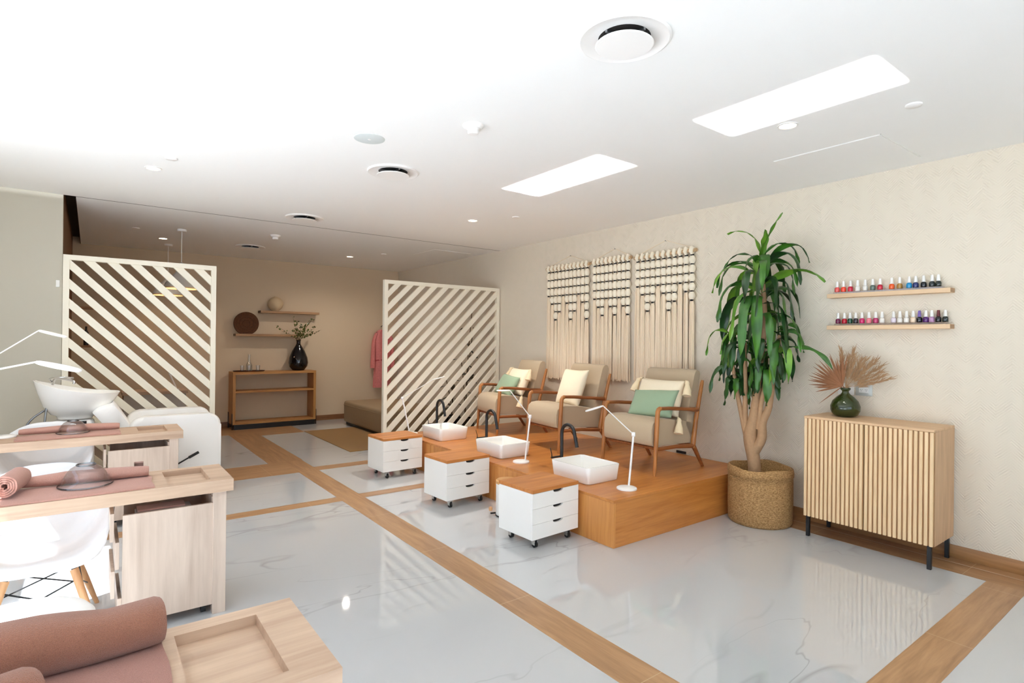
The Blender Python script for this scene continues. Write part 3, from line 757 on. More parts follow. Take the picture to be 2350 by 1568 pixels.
# ------------------------------------------------------------------ macrame hangings
def ball_prof(h, r, n=8):
    return [(0.012 + (r - 0.012) * math.sin(PI * k / n) ** 0.72, -h * k / n) for k in range(n + 1)]
def macrame(label, y_right, y_left, z_rod, z_nail, y_nail, counts, bottom, pitch):
    """counts run from the left (far) column to the right (near) one; left is +Y"""
    t = thing('macrame_hanging', label, 'wall hanging', (WX, (y_right + y_left) / 2, 0), 0, 'macrame wall hangings')
    yc = (y_right + y_left) / 2
    xr = -0.042
    finish('dowel', tube(BM(), [(xr, y_right - 0.015 - yc, z_rod), (xr, y_left + 0.015 - yc, z_rod)], 0.02, 14), M_dowel, t)
    finish('hanging_cord', tube(BM(), [(xr, y_right - yc, z_rod + 0.018), (-0.012, y_nail - yc, z_nail), (xr, y_left - yc, z_rod + 0.018)], 0.0035, 6), M_cord, t)
    finish('nail', tube(BM(), [(0, y_nail - yc, z_nail - 0.003), (-0.025, y_nail - yc, z_nail - 0.003)], 0.004, 8), M_steel, t)
    n = len(counts); dy = (y_left - y_right) / n
    rnd = random.Random(hash(label) % 1000 if False else n * 31 + int(bottom * 100))
    tie_me = None
    for i, c in enumerate(counts):
        y = y_left - dy * (i + 0.5) - yc
        r = dy * 0.53
        bm = BM()
        # loop over the dowel
        tube(bm, [(xr - 0.001, y, z_rod - 0.045), (xr - 0.026, y, z_rod - 0.01), (xr - 0.012, y, z_rod + 0.022), (xr + 0.016, y, z_rod + 0.016), (xr + 0.02, y, z_rod - 0.012), (xr, y, z_rod - 0.045)], [0.012, 0.022, 0.026, 0.026, 0.02, 0.012], 10)
        z = z_rod - 0.05; ties = [z]
        for k in range(c):
            lathe(bm, [(rr, z + zz) for rr, zz in ball_prof(pitch, r)], 14, xr, y, sx=0.85)
            z -= pitch; ties.append(z)
        st = finish('knotted_strand', bm, M_ball, t, 60)
        # fringe: bundle of cords with uneven ends
        bm = BM(); m_ = 7
        for q in range(m_):
            a = (q - (m_ - 1) / 2) / m_
            yb = y + a * dy * 0.98 + rnd.uniform(-0.004, 0.004)
            xo = rnd.uniform(-0.007, 0.007)
            ze = bottom + rnd.uniform(-0.015, 0.02) - 0.02
            ym = y + a * dy * 0.75
            tube(bm, [(xr, y + a * 0.022, z + 0.004), (xr + xo, ym, z - 0.05), (xr + xo, (ym + yb) / 2, (z + ze) / 2), (xr + xo, yb, ze)], [0.006, dy * 0.10, dy * 0.105, dy * 0.108], 6)
        finish('fringe', bm, M_cord, st, 60)
        for zt in ties:
            if tie_me is None:
                o = finish('black_tie', lathe(BM(), [(0.0, 0.0105), (0.0155, 0.0105), (0.0175, 0.006), (0.0175, -0.006), (0.0155, -0.0105), (0, -0.0105)], 12), M_tie, st); tie_me = o.data
            else:
                o = bpy.data.objects.new('black_tie', tie_me); COL.objects.link(o); o.parent = st
            o.location = (xr, y, zt)
macrame('leftmost cream macrame hanging with black ties on the right wall', 5.075, 5.885, 2.525, 2.672, 5.453, (3, 4, 6, 5, 3, 4, 6, 5, 3, 4, 6), 1.06, 0.107)
macrame('middle and narrowest cream macrame hanging on the right wall', 4.40, 5.01, 2.53, 2.667, 4.67, (4, 5, 6, 4, 5, 6, 4, 5, 6), 1.105, 0.102)
macrame('rightmost and widest cream macrame hanging on the right wall beside the plant', 3.525, 4.325, 2.51, 2.665, 3.926, (3, 4, 6, 5, 3, 4, 6, 5, 3, 4, 5), 1.13, 0.094)

# ------------------------------------------------------------------ plant in basket
BXc, BYc = 4.682, 2.612
t = thing('woven_basket', 'round woven seagrass basket on the floor holding the tall plant', 'basket', (BXc, BYc, 0))
prof = [(0, 0.0), (0.245, 0.0), (0.259, 0.02), (0.263, 0.15), (0.262, 0.36), (0.26, 0.405), (0.266, 0.41), (0.268, 0.44), (0.262, 0.475), (0.25, 0.482), (0.242, 0.47), (0.244, 0.3), (0.24, 0.27)]
bm = lathe(BM(), prof, 48)
for v in bm.verts:
    if v.co.z > 0.43:
        a = math.atan2(v.co.y, v.co.x); v.co.z += 0.007 * math.sin(3 * a + 1) + 0.004 * math.sin(5 * a)
finish('basket_body', bm, M_bask, t, 60)
for s in (-1, 1):
    a0 = R(-28) if s < 0 else R(150)
    pts = [(0.27 * math.cos(a0 + k * 0.07), 0.27 * math.sin(a0 + k * 0.07), 0.40 - 0.012 * math.sin(PI * k / 6)) for k in range(7)]
    finish('handle_loop', tube(BM(), pts, 0.008, 8), M_bask, t, 60)
t = thing('dracaena_plant', 'tall leafy green dracaena with drooping leaves in the woven basket', 'plant', (BXc, BYc, 0.272))
bm = BM(); ox, oy = BXc, BYc
def W2(p): return (p[0] - ox, p[1] - oy, p[2] - 0.272)
stems = [
 ([(4.68, 2.66, 0.29), (4.675, 2.665, 0.5), (4.67, 2.70, 0.72), (4.67, 2.665, 0.9), (4.665, 2.635, 1.15), (4.67, 2.60, 1.5), (4.68, 2.585, 1.8), (4.68, 2.62, 2.28)], [0.055, 0.053, 0.058, 0.045, 0.032, 0.026, 0.022, 0.016]),
 ([(4.67, 2.70, 0.68), (4.665, 2.745, 0.85), (4.66, 2.745, 1.1), (4.66, 2.75, 1.55)], [0.04, 0.026, 0.02, 0.014]),
 ([(4.67, 2.72, 0.7), (4.66, 2.775, 0.9), (4.655, 2.83, 1.15), (4.65, 2.875, 1.42)], [0.035, 0.022, 0.018, 0.012]),
 ([(4.675, 2.66, 0.6), (4.68, 2.60, 0.72), (4.68, 2.595, 0.86), (4.69, 2.545, 1.0), (4.70, 2.51, 1.3), (4.70, 2.46, 1.62)], [0.045, 0.04, 0.036, 0.03, 0.02, 0.014]),
 ([(4.675, 2.62, 0.8), (4.66, 2.60, 1.0), (4.66, 2.555, 1.25)], [0.03, 0.02, 0.016]),
]
for pts, rr in stems:
    sp = smooth_path(pts, 6); n = len(pts) - 1
    rad = []
    for i in range(len(sp)):
        f = i / 6; k = min(int(f), n - 1); rad.append(rr[k] + (rr[k + 1] - rr[k]) * (f - k))
    tube(bm, [W2(p) for p in sp], rad, 12)
finish('trunk', bm, M_trunk, t, 60)
def leaf(bm, p0, az, el, L, w, hang, seed, mi=0, n=14):
    """strap leaf: leaves the stem at elevation el, arches over within the share hang of its length, then hangs"""
    p = Vector(p0); prev = None; azz = az
    for k in range(n + 1):
        s = k / n
        q = min(1, s / hang); q = q * q * (3 - 2 * q)
        e = el + (R(-84) - el) * q
        d = Vector((math.cos(azz) * math.cos(e), math.sin(azz) * math.cos(e), math.sin(e)))
        side = Vector((-math.sin(azz), math.cos(azz), 0)); nrm = side.cross(d)
        tw = 0.75 * math.sin(2.6 * s + seed) * s ** 0.5; sd = side * math.cos(tw) + nrm * math.sin(tw); n2 = sd.cross(d)
        ww = w * (0.22 + 0.78 * max(0, math.sin(PI * min(1.0, 0.05 + s * 0.95))) ** 0.75) * (1 if s < 0.98 else 0.2)
        ww *= 1 + 0.09 * math.sin(s * 15 + seed * 3)
        rip = n2 * (0.010 * math.sin(s * 13 + seed))
        cur = []
        for qv in (p - sd * ww + n2 * ww * 0.3 + rip, p - sd * ww * 0.5 + n2 * ww * 0.1, Vector(p), p + sd * ww * 0.5 + n2 * ww * 0.1, p + sd * ww + n2 * ww * 0.3 - rip):
            qv = Vector(qv); qv.x = min(qv.x, WX - 0.008); cur.append(bm.verts.new(W2(qv)))
        if prev:
            for j in range(4):
                f = bm.faces.new((prev[j], prev[j + 1], cur[j + 1], cur[j])); f.material_index = mi
        prev = cur
        p = p + d * (L / n); azz += 0.05 * math.sin(seed * 1.7)
bm = BM(); sd_n = 0
def crown(c, n, L0, L1, e0, e1, h0, h1, w0, w1, hz=0.1, a0=0.0, pm=0.2):
    global sd_n
    rnd = random.Random(int(c[2] * 1000) + n)
    for i in range(n):
        sd_n += 1
        az = a0 + 2 * PI * (i + rnd.uniform(-0.35, 0.35)) / n
        leaf(bm, (c[0], c[1], c[2] - hz * rnd.random()), az, rnd.uniform(e0, e1), rnd.uniform(L0, L1), rnd.uniform(w0, w1), rnd.uniform(h0, h1), sd_n * 1.37, (1 if rnd.random() < pm else (2 if rnd.random() < 0.45 else 0)))
top = (4.68, 2.62, 2.28)
leaf(bm, top, R(100), R(84), 0.46, 0.018, 1.5, 1.2, 1); leaf(bm, top, R(-80), R(78), 0.44, 0.026, 2.6, 2.4, 1)
leaf(bm, top, R(-115), R(80), 0.27, 0.040, 3.0, 3.1, 1); leaf(bm, top, R(-75), R(62), 0.50, 0.028, 0.9, 4.7, 0)
leaf(bm, (4.68, 2.62, 2.24), R(95), R(48), 0.46, 0.022, 1.1, 5.5, 0); leaf(bm, (4.68, 2.62, 2.22), R(-85), R(48), 0.62, 0.026, 1.15, 6.3, 0)
leaf(bm, (4.68, 2.62, 2.05), R(-92), R(28), 0.66, 0.040, 1.5, 7.1, 1); leaf(bm, (4.68, 2.62, 2.18), R(97), R(42), 0.56, 0.026, 0.95, 7.9, 0)
leaf(bm, (4.68, 2.62, 2.24), R(-150), R(48), 0.40, 0.045, 0.7, 8.8, 0); leaf(bm, (4.66, 2.62, 2.26), R(185), R(30), 0.46, 0.040, 0.25, 9.4, 1)
crown((4.68, 2.62, 2.20), 12, 0.46, 0.66, R(20), R(60), 0.5, 1.0, 0.026, 0.038, 0.12, 0.2, 0.3)
crown((4.68, 2.61, 2.12), 15, 0.50, 0.80, R(-5), R(55), 0.34, 0.9, 0.028, 0.046, 0.22, 0.5)
crown((4.68, 2.61, 1.92), 12, 0.40, 0.66, R(-15), R(40), 0.34, 0.8, 0.026, 0.044, 0.24, 0.1)
crown((4.66, 2.76, 1.66), 12, 0.30, 0.52, R(-10), R(50), 0.35, 0.8, 0.022, 0.036, 0.2, 0.3)
crown((4.65, 2.85, 1.62), 14, 0.26, 0.48, R(-15), R(55), 0.32, 0.8, 0.022, 0.036, 0.32, 0.6)
crown((4.70, 2.47, 1.74), 14, 0.32, 0.56, R(-15), R(50), 0.32, 0.8, 0.024, 0.038, 0.3, 0.2)
crown((4.68, 2.58, 1.58), 10, 0.30, 0.48, R(-10), R(40), 0.32, 0.7, 0.024, 0.036, 0.22, 0.9)
crown((4.655, 2.83, 1.26), 8, 0.24, 0.36, R(10), R(50), 0.34, 0.5, 0.024, 0.034, 0.08, 0.4)
crown((4.66, 2.555, 1.36), 8, 0.26, 0.40, R(0), R(45), 0.34, 0.5, 0.024, 0.036, 0.1, 0.7)
leaf(bm, (4.69, 2.44, 1.52), R(-88), R(5), 0.52, 0.022, 1.4, 3.3, 0)
finish('foliage', bm, [M_leafm, M_leafl, M_leafd], t, 180)
finish('soil', lathe(BM(), [(0, 0.004), (0.24, 0.0), (0.241, -0.02), (0, -0.02)], 32), M_baskdark, t)

# ------------------------------------------------------------------ sideboard and things on it
cab = thing('fluted_sideboard', 'pale oak sideboard with two fluted doors on black legs', 'sideboard', (0, 0, 0))
x0, x1, y0, y1, z0, z1 = 4.616, 5.038, 1.332, 2.212, 0.163, 0.966
bm = BM(); box(bm, x0 + 0.0215, x1, y0, y0 + 0.02, z0, z1 - 0.018); box(bm, x0 + 0.0215, x1, y1 - 0.02, y1, z0, z1 - 0.018)
box(bm, x0 + 0.0215, x1, y0 + 0.02, y1 - 0.02, z0, z0 + 0.018); box(bm, x1 - 0.01, x1, y0 + 0.02, y1 - 0.02, z0 + 0.018, z1 - 0.018)
finish('carcass', bm, wood('oak_side_panel', (190, 154, 118), (214, 178, 140), 'z', 0.5, 1.2, 0.05), cab, 0)
finish('top', bx(x0 + 0.004, x1, y0, y1, z1 - 0.018, z1, 0.002, 1), M_oak_y, cab)
ym = (y0 + y1) / 2
for (a, b) in ((y0, ym - 0.002), (ym + 0.002, y1)):
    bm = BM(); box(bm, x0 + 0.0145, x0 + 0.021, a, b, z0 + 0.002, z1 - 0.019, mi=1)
    n = 14; p = (b - a) / n
    for k in range(n):
        c = a + p * (k + 0.5); hw = p * 0.5 - 0.0052
        pts = [(x0 + 0.015, c - hw), (x0 + 0.003, c - hw), (x0, c - hw + 0.004), (x0, c + hw - 0.004), (x0 + 0.003, c + hw), (x0 + 0.015, c + hw)]
        prism(bm, pts, 'z', z0 + 0.002, z1 - 0.019)
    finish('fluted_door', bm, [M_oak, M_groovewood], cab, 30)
for (lx, ly) in ((x0 + 0.03, y0 + 0.03), (x0 + 0.03, y1 - 0.03), (x1 - 0.03, y0 + 0.03), (x1 - 0.03, y1 - 0.03)):
    bm = BM(); box(bm, lx - 0.013, lx + 0.013, ly - 0.013, ly + 0.013, 0.0, z0, 0.002, 1)
    finish('leg', bm, M_black, cab)
bm = BM(); box(bm, x0 + 0.02, x1 - 0.02, y0 + 0.022, y0 + 0.038, z0 - 0.014, z0 - 0.0005); box(bm, x0 + 0.02, x1 - 0.02, y1 - 0.038, y1 - 0.022, z0 - 0.014, z0 - 0.0005)
finish('leg_rail', bm, M_black, cab, 0)

VX, VY, VZ = 4.86, 2.0, 0.967
t = thing('green_vase', 'round dark green glass vase on the sideboard', 'vase', (VX, VY, VZ))
finish('vase_body', lathe(BM(), [(0, 0), (0.06, 0), (0.088, 0.014), (0.106, 0.05), (0.107, 0.085), (0.092, 0.125), (0.062, 0.158), (0.036, 0.178), (0.025, 0.192), (0.024, 0.205), (0.034, 0.214), (0.038, 0.224), (0.034, 0.23), (0.029, 0.224), (0.018, 0.205), (0.018, 0.19), (0.05, 0.155), (0.08, 0.12), (0.095, 0.08), (0.09, 0.04), (0, 0.015)], 40), M_greenglass, t, 60)
def blade(bm, p0, p1, w, n=6, sag=0.0):
    p0 = Vector(p0); p1 = Vector(p1); d = (p1 - p0).normalized(); s = d.cross(Vector((1, 0, 0.2))).normalized(); prev = None
    for k in range(n + 1):
        f = k / n; c = p0.lerp(p1, f) + Vector((0, 0, -sag * f * f)); ww = w * (0.35 + 0.65 * math.sin(PI * min(1, 0.15 + 0.6 * f))) * (1 - f ** 3) + 0.0008
        cur = [bm.verts.new(c - s * ww), bm.verts.new(c + Vector((-ww * 0.5, 0, 0))), bm.verts.new(c + s * ww)]
        if prev:
            for j in range(2): bm.faces.new((prev[j], prev[j + 1], cur[j + 1], cur[j]))
        prev = cur
t = thing('dried_palm_fan', 'spiky rust brown dried palm fan leaning left in the green vase', 'dried palm', (VX, VY, VZ + 0.19))
bm = BM(); tube(bm, [(0, 0.0, -0.10), (-0.004, 0.0, 0.03), (-0.01, 0.02, 0.06)], 0.004, 6); finish('palm_stem', bm, M_dried, t)
bm = BM(); rnd = random.Random(5)
for k in range(24):
    a = R(78 + 118 * k / 23 + rnd.uniform(-2, 2)); L = rnd.uniform(0.21, 0.275) * (0.9 if k > 20 else 1)
    blade(bm, (-0.01, 0.02, 0.055), (-0.01 - 0.05 * rnd.random(), 0.02 - math.cos(a) * L, 0.055 + math.sin(a) * L), 0.0085)
blade(bm, (-0.01, 0.02, 0.05), (-0.05, 0.18, -0.10), 0.004)
finish('fan_blades', bm, M_dried, t, 180)
t = thing('dried_grass_plume', 'tan feathery dried grass leaning right in the green vase', 'dried grass', (VX, VY, VZ + 0.19))
bm = BM(); bs = BM()
for k in range(13):
    a = R(100 - 78 * k / 12); L = rnd.uniform(0.27, 0.34)
    e = Vector((-0.02 + 0.06 * rnd.random(), -math.cos(a) * L * -1 * -1, math.sin(a) * L)) if False else Vector((rnd.uniform(-0.03, 0.05), -math.cos(a) * L, math.sin(a) * L))
    tube(bs, smooth_path([(0, 0, -0.1), (0, -0.002, 0.03), (e.x * 0.5, e.y * 0.48, e.z * 0.62), (e.x, e.y, e.z)], 4), 0.0018, 5)
    for q in range(70):
        f = rnd.uniform(0.30, 1.0); b = Vector((e.x * f, e.y * f, e.z * f * (1.12 - 0.12 * f) + 0.01)); d = e.normalized()
        dd = (d + Vector((rnd.uniform(-.5, .5), rnd.uniform(-.45, .45), rnd.uniform(-.35, .35)))).normalized()
        blade(bm, b, b + dd * rnd.uniform(0.03, 0.075), 0.0016, 2)
finish('grass_stems', bs, M_grass, t, 60); finish('feathery_plume', bm, M_grass, t, 180)
for (ya, yb, m, lb) in ((1.876, 2.0, M_silver, 'silver wall socket plate right of the green vase'), (2.012, 2.136, M_plate, 'white wall plate behind the green vase')):
    t = thing('wall_socket', lb, 'socket', (WX, (ya + yb) / 2, 1.175), 0, 'wall plates above the sideboard')
    finish('plate', bx(-0.008, 0, -0.062, 0.062, -0.047, 0.047, 0.003, 2), m, t)
    finish('socket_insert', bx(-0.0095, -0.0078, -0.036, 0.036, -0.022, 0.022, 0.001, 1), M_plate, t)
    bm = BM()
    for yy in (-0.018, 0.018):
        for dy, dz in ((-0.006, 0.004), (0.006, 0.004), (0, -0.007)): box(bm, -0.0102, -0.0094, yy + dy - 0.0015, yy + dy + 0.0015, dz - 0.003, dz + 0.003)
    finish('socket_holes', bm, M_dark, t, 0)

# ------------------------------------------------------------------ polish shelves
def polish_shelf(zt, label):
    t = thing('wall_shelf', label, 'shelf', (WX, 1.77, zt), 0, 'nail polish shelves on the right wall')
    finish('board', bx(-0.095, 0, -0.425, 0.425, -0.034, 0, 0.002, 1), M_shelfwood, t)
    finish('end_cap', bx(-0.093, -0.002, -0.427, -0.4252, -0.032, -0.002), wood('shelf_end_grain', (150, 116, 84), (176, 140, 104), 'x'), t, 0)
polish_shelf(1.967, 'pale wooden wall shelf holding the upper row of nail polish')
polish_shelf(1.703, 'pale wooden wall shelf holding the lower row of nail polish')
for z, ya, yb, lb in ((1.967, 1.40, 2.16, 'clear acrylic riser under the upper row of nail polish'), (1.703, 1.37, 2.15, 'clear acrylic riser under the lower row of nail polish')):
    tag(finish('acrylic_riser', bx(WX - 0.065, WX - 0.015, ya, yb, z + 0.0004, z + 0.016, 0.002, 1), M_acryl), lb, 'riser', 'clear acrylic risers on the polish shelves')
def hexc(s): return tuple(int(s[i:i + 2], 16) for i in (0, 2, 4))
UP = [('coral red', 'e0605a', 2.137), ('bright orange red', 'ee4a30', 2.087), ('crimson red', 'c8203c', 2.034), ('clear', None, 1.979), ('clear', None, 1.923), ('smoky grey green', '5a6a60', 1.868), ('deep pink red', 'c02038', 1.816),
      ('orange', 'e8602c', 1.735), ('golden brown', 'a07838', 1.681), ('turquoise blue', '1c90c8', 1.618), ('navy blue', '1e2c64', 1.575), ('black', '1e2226', 1.524), ('black', '222a2a', 1.471), ('black', '1c2624', 1.432)]
LO = [('plum', '6a1a3e', 2.127), ('ruby red', 'b8182c', 2.077), ('dark green', '1e4a36', 2.034), ('near black purple', '2a2028', 1.991), ('hot pink', 'd02868', 1.944), ('salmon pink', 'e8808c', 1.893), ('raspberry pink', 'b83868', 1.845), ('clear', None, 1.80),
      ('pale lilac', 'dcd0dc', 1.72), ('clear', None, 1.677), ('clear', None, 1.633), ('pale peach', 'e8d0b4', 1.589), ('black', '181820', 1.549), ('violet', '54246c', 1.508), ('lavender', 'b48ab0', 1.471), ('black', '1a1a1e', 1.43), ('black', '1c2422', 1.388)]
ORD = ['first', 'second', 'third', 'fourth', 'fifth', 'sixth', 'seventh', 'eighth', 'ninth', 'tenth', 'eleventh', 'twelfth', 'thirteenth', 'fourteenth', 'fifteenth', 'sixteenth', 'seventeenth']
POL = {}
body_me = cap_me = None
for row, z, rows in (('upper', 1.967, UP), ('lower', 1.703, LO)):
    for i, (cn, hx, y) in enumerate(rows):
        t = thing('nail_polish_bottle', '%s nail polish bottle, %s from the left on the %s wall shelf' % (cn, ORD[i], row), 'nail polish', (WX - 0.04, y, z + 0.0165), 0, 'nail polish bottles on the %s shelf' % row)
        key = hx or 'clear'
        if key not in POL:
            POL[key] = plain('polish_' + key, hexc(hx), 0.12, spec=0.6) if hx else plain('polish_clear_glass', (232, 228, 220), 0.12, spec=0.6)
        b = finish('bottle', lathe(BM(), [(0, 0), (0.0165, 0), (0.0185, 0.003), (0.019, 0.026), (0.016, 0.037), (0.009, 0.041), (0, 0.0415)], 18), POL[key], t, 50)
        if hx is None:
            pass
        cm = M_white_lac
        if row == 'lower' and i == 12: cm = POL.setdefault('capv', plain('purple_cap', (120, 96, 168), 0.35))
        if row == 'lower' and i == 15: cm = POL.setdefault('capm', plain('maroon_cap', (96, 30, 36), 0.35))
        finish('cap', lathe(BM(), [(0, 0.0415), (0.0115, 0.0415), (0.0118, 0.046), (0.0088, 0.086), (0.0075, 0.089), (0, 0.0895)], 16), cm, t, 50)

# ------------------------------------------------------------------ manicure desks on the left
def make_desk(loc, label):
    """local frame: right end at x=0, near edge at y=0, table height 0.75"""
    t = thing('manicure_desk', label, 'desk', loc, 0, 'pale oak manicure desks')
    L, D, T, Z = 1.45, 0.455, 0.066, 0.75
    rx0, rx1, ry0, ry1, rz = -0.312, -0.108, 0.062, 0.40, 0.03
    bm = BM()
    xs = [-L, rx0, rx1, 0.0]; ys = [0, ry0, ry1, D]
    for i in range(3):
        for j in range(3):
            zt = Z - rz if (i == 1 and j == 1) else Z
            q = [bm.verts.new((xs[i], ys[j], zt)), bm.verts.new((xs[i + 1], ys[j], zt)), bm.verts.new((xs[i + 1], ys[j + 1], zt)), bm.verts.new((xs[i], ys[j + 1], zt))]
            bm.faces.new(q)
    def quad(*p): bm.faces.new([bm.verts.new(v) for v in p])
    for (a, b) in (((rx0, ry0), (rx1, ry0)), ((rx1, ry0), (rx1, ry1)), ((rx1, ry1), (rx0, ry1)), ((rx0, ry1), (rx0, ry0))):
        quad((a[0], a[1], Z), (b[0], b[1], Z), (b[0], b[1], Z - rz), (a[0], a[1], Z - rz))
    zb = Z - T
    quad((-L, 0, Z), (0, 0, Z), (0, 0, zb), (-L, 0, zb)); quad((-L, D, Z), (0, D, Z), (0, D, zb), (-L, D, zb))
    quad((0, 0, Z), (0, D, Z), (0, D, zb), (0, 0, zb)); quad((-L, 0, Z), (-L, D, Z), (-L, D, zb), (-L, 0, zb)); quad((-L, 0, zb), (0, 0, zb), (0, D, zb), (-L, D, zb))
    bmesh.ops.remove_doubles(bm, verts=bm.verts[:], dist=1e-5)
    finish('desktop', bm, M_desk, t, 0)
    for (a, b) in ((-0.098, -0.032), (-L + 0.03, -L + 0.096)):
        finish('end_panel', bx(a, b, 0.022, D - 0.022, 0.0, zb, 0.0015, 1), M_desk_z, t)
    return t
D2 = make_desk((0.656, 3.482, 0), 'middle pale oak manicure desk carrying the spiral rolled towel and a glass bowl')
D1 = dup(D2, (0.642, 5.512, 0), 0, 'pale oak manicure desk farthest away, in front of the shampoo chair')
D3 = dup(D2, (0.498, 1.335, 0), 0, 'pale oak manicure desk nearest the camera in the bottom left corner')
def make_pedestal(loc, label, hole, tilt):
    t = thing('drawer_pedestal', label, 'drawer unit', loc, 0, 'drawer pedestals under the manicure desks')
    w, d, z0, z1 = 0.43, 0.40, 0.055, 0.622
    if hole:
        bm = BM(); hx0, hx1, hz0, hz1 = 0.175, 0.24, 0.455, 0.515
        box(bm, 0, hx0, 0, 0.018, z0, z1); box(bm, hx1, w, 0, 0.018, z0, z1); box(bm, hx0, hx1, 0, 0.018, z0, hz0); box(bm, hx0, hx1, 0, 0.018, hz1, z1)
    else:
        bm = bx(0, w, 0, 0.018, z0, z1)
    finish('back_panel', bm, M_desk_z, t, 0)
    if hole: finish('inner_drawer', bx(0.03, w - 0.03, 0.03, 0.045, 0.42, 0.60), MATS.get('brown_drawer_box') or plain('brown_drawer_box', (120, 88, 78), 0.6), t, 0)
    finish('side_panel', bx(w - 0.018, w, 0.018, d, z0, z1 + 0.03), M_desk_z, t, 0)
    finish('far_panel', bx(0.02, w - 0.018, d - 0.018, d, z0, z1 + 0.03), M_desk_z, t, 0)
    finish('inner_floor', bx(0.02, w - 0.018, 0.018, d - 0.018, 0.5, 0.515), M_mauve, t, 0)
    zs = (z0, 0.2, 0.345, 0.49, z1 + 0.02)
    for k in range(4):
        o = (0.0, 0.03, 0.012, 0.035)[k] * tilt
        finish('drawer_front', bx(-0.018 - o, -0.001 - o, 0.004, d - 0.004, zs[k] + 0.003, zs[k + 1] - 0.003, 0.001, 1), M_desk_z, t, 0)
    for x in (0.05, w - 0.05):
        for y in (0.06, d - 0.06):
            finish('castor', prism(BM(), [(y + 0.025 * math.cos(2 * PI * k / 18), 0.0255 + 0.025 * math.sin(2 * PI * k / 18)) for k in range(18)], 'x', x - 0.012, x + 0.012), M_blackrub, t)
    return t
make_pedestal((0.142, 3.512, 0), 'pale oak drawer pedestal on castors under the middle manicure desk', False, 1.0)
make_pedestal((0.122, 5.545, 0), 'pale oak drawer pedestal with square finger hole under the farthest desk', True, 0.3)
t = thing('file_tray', 'grey file box lying in the open top of the middle desk pedestal', 'tray', (0.33, 3.60, 0.5155))
finish('tray_body', bx(-0.13, 0.13, -0.05, 0.05, 0, 0.1, 0.003, 1), M_greytool, t)
finish('tray_lid', bx(-0.12, 0.10, -0.03, 0.07, 0.1, 0.108), M_towel, t, 0)

def flat_towel(label, x0, x1, y0, y1, z, th, mat, group, seed):
    nx, ny = 24, 10; rnd = random.Random(seed); bm = BM(); V = {}
    for s in (0, 1):
        for i in range(nx + 1):
            for j in range(ny + 1):
                u, v = i / nx, j / ny
                x = x0 + (x1 - x0) * u + 0.003 * math.sin(9 * v + seed); y = y0 + (y1 - y0) * v + 0.004 * math.sin(7 * u + seed)
                zz = z + (0 if s == 0 else th * (1 + 0.15 * math.sin(11 * u + 3 * v + seed)) - (0.3 * th if i in (0, nx) or j in (0, ny) else 0))
                if s: 
                    d = min(abs(u - 0.93), abs(u - 0.86)); zz -= 0.0012 * max(0, 1 - d / 0.02)
                V[s, i, j] = bm.verts.new((x, y, zz))
    for s in (0, 1):
        for i in range(nx):
            for j in range(ny): bm.faces.new((V[s, i, j], V[s, i + 1, j], V[s, i + 1, j + 1], V[s, i, j + 1]))
    for i in range(nx):
        for j in (0, ny): bm.faces.new((V[0, i, j], V[0, i + 1, j], V[1, i + 1, j], V[1, i, j]))
    for j in range(ny):
        for i in (0, nx): bm.faces.new((V[0, i, j], V[0, i, j + 1], V[1, i, j + 1], V[1, i, j]))
    return tag(finish('folded_towel', bm, mat, None, 60), label, 'towel', group)
def log_towel(label, pts, rad, flat, mat, group):
    """a towel folded or rolled lengthwise: closed soft loft along a path, resting on its underside"""
    P = smooth_path(pts, 6); bm = BM(); n = len(P); rings = []
    for i, p in enumerate(P):
        s = i / (n - 1); f = s * (len(rad) - 1); k = min(int(f), len(rad) - 2); r = rad[k] + (rad[k + 1] - rad[k]) * (f - k)
        t = (P[min(i + 1, n - 1)] - P[max(i - 1, 0)]).normalized(); side = Vector((-t.y, t.x, 0)).normalized()
        ring = []
        for q in range(20):
            a = 2 * PI * q / 20; ca = math.cos(a); sa = math.sin(a)
            zz = r * flat * (1 + sa) if sa > -0.6 else r * flat * 0.4 * (1 + sa) / 0.4 * 0.5
            ring.append(p + side * (r * (abs(ca) ** 0.8) * (1 if ca > 0 else -1)) + Vector((0, 0, max(0, zz))))
        rings.append(ring)
    # soft rounded ends
    for idx, nb in ((0, 1), (-1, -2)):
        c = sum((v for v in rings[idx]), Vector()) / 20
        rings[idx] = [c + (v - c) * 0.9 for v in rings[idx]]
    loft(bm, rings)
    return tag(finish('rolled_towel', bm, mat, None, 60), label, 'towel', group)
gt = 'dusty pink towels on the manicure desks'
ZT = 0.7505
flat_towel('flat folded pink towel lying along the middle manicure desk', -0.50, 0.278, 3.492, 3.79, ZT, 0.012, M_towel, gt, 1)
log_towel('pink towel folded lengthwise on the far side of the middle desk', [(-0.30, 3.83, 0.7635), (-0.1, 3.80, 0.7635), (0.1, 3.79, 0.7635), (0.272, 3.775, 0.7635)], [0.04, 0.062, 0.058, 0.05], 0.5, M_towel, gt)
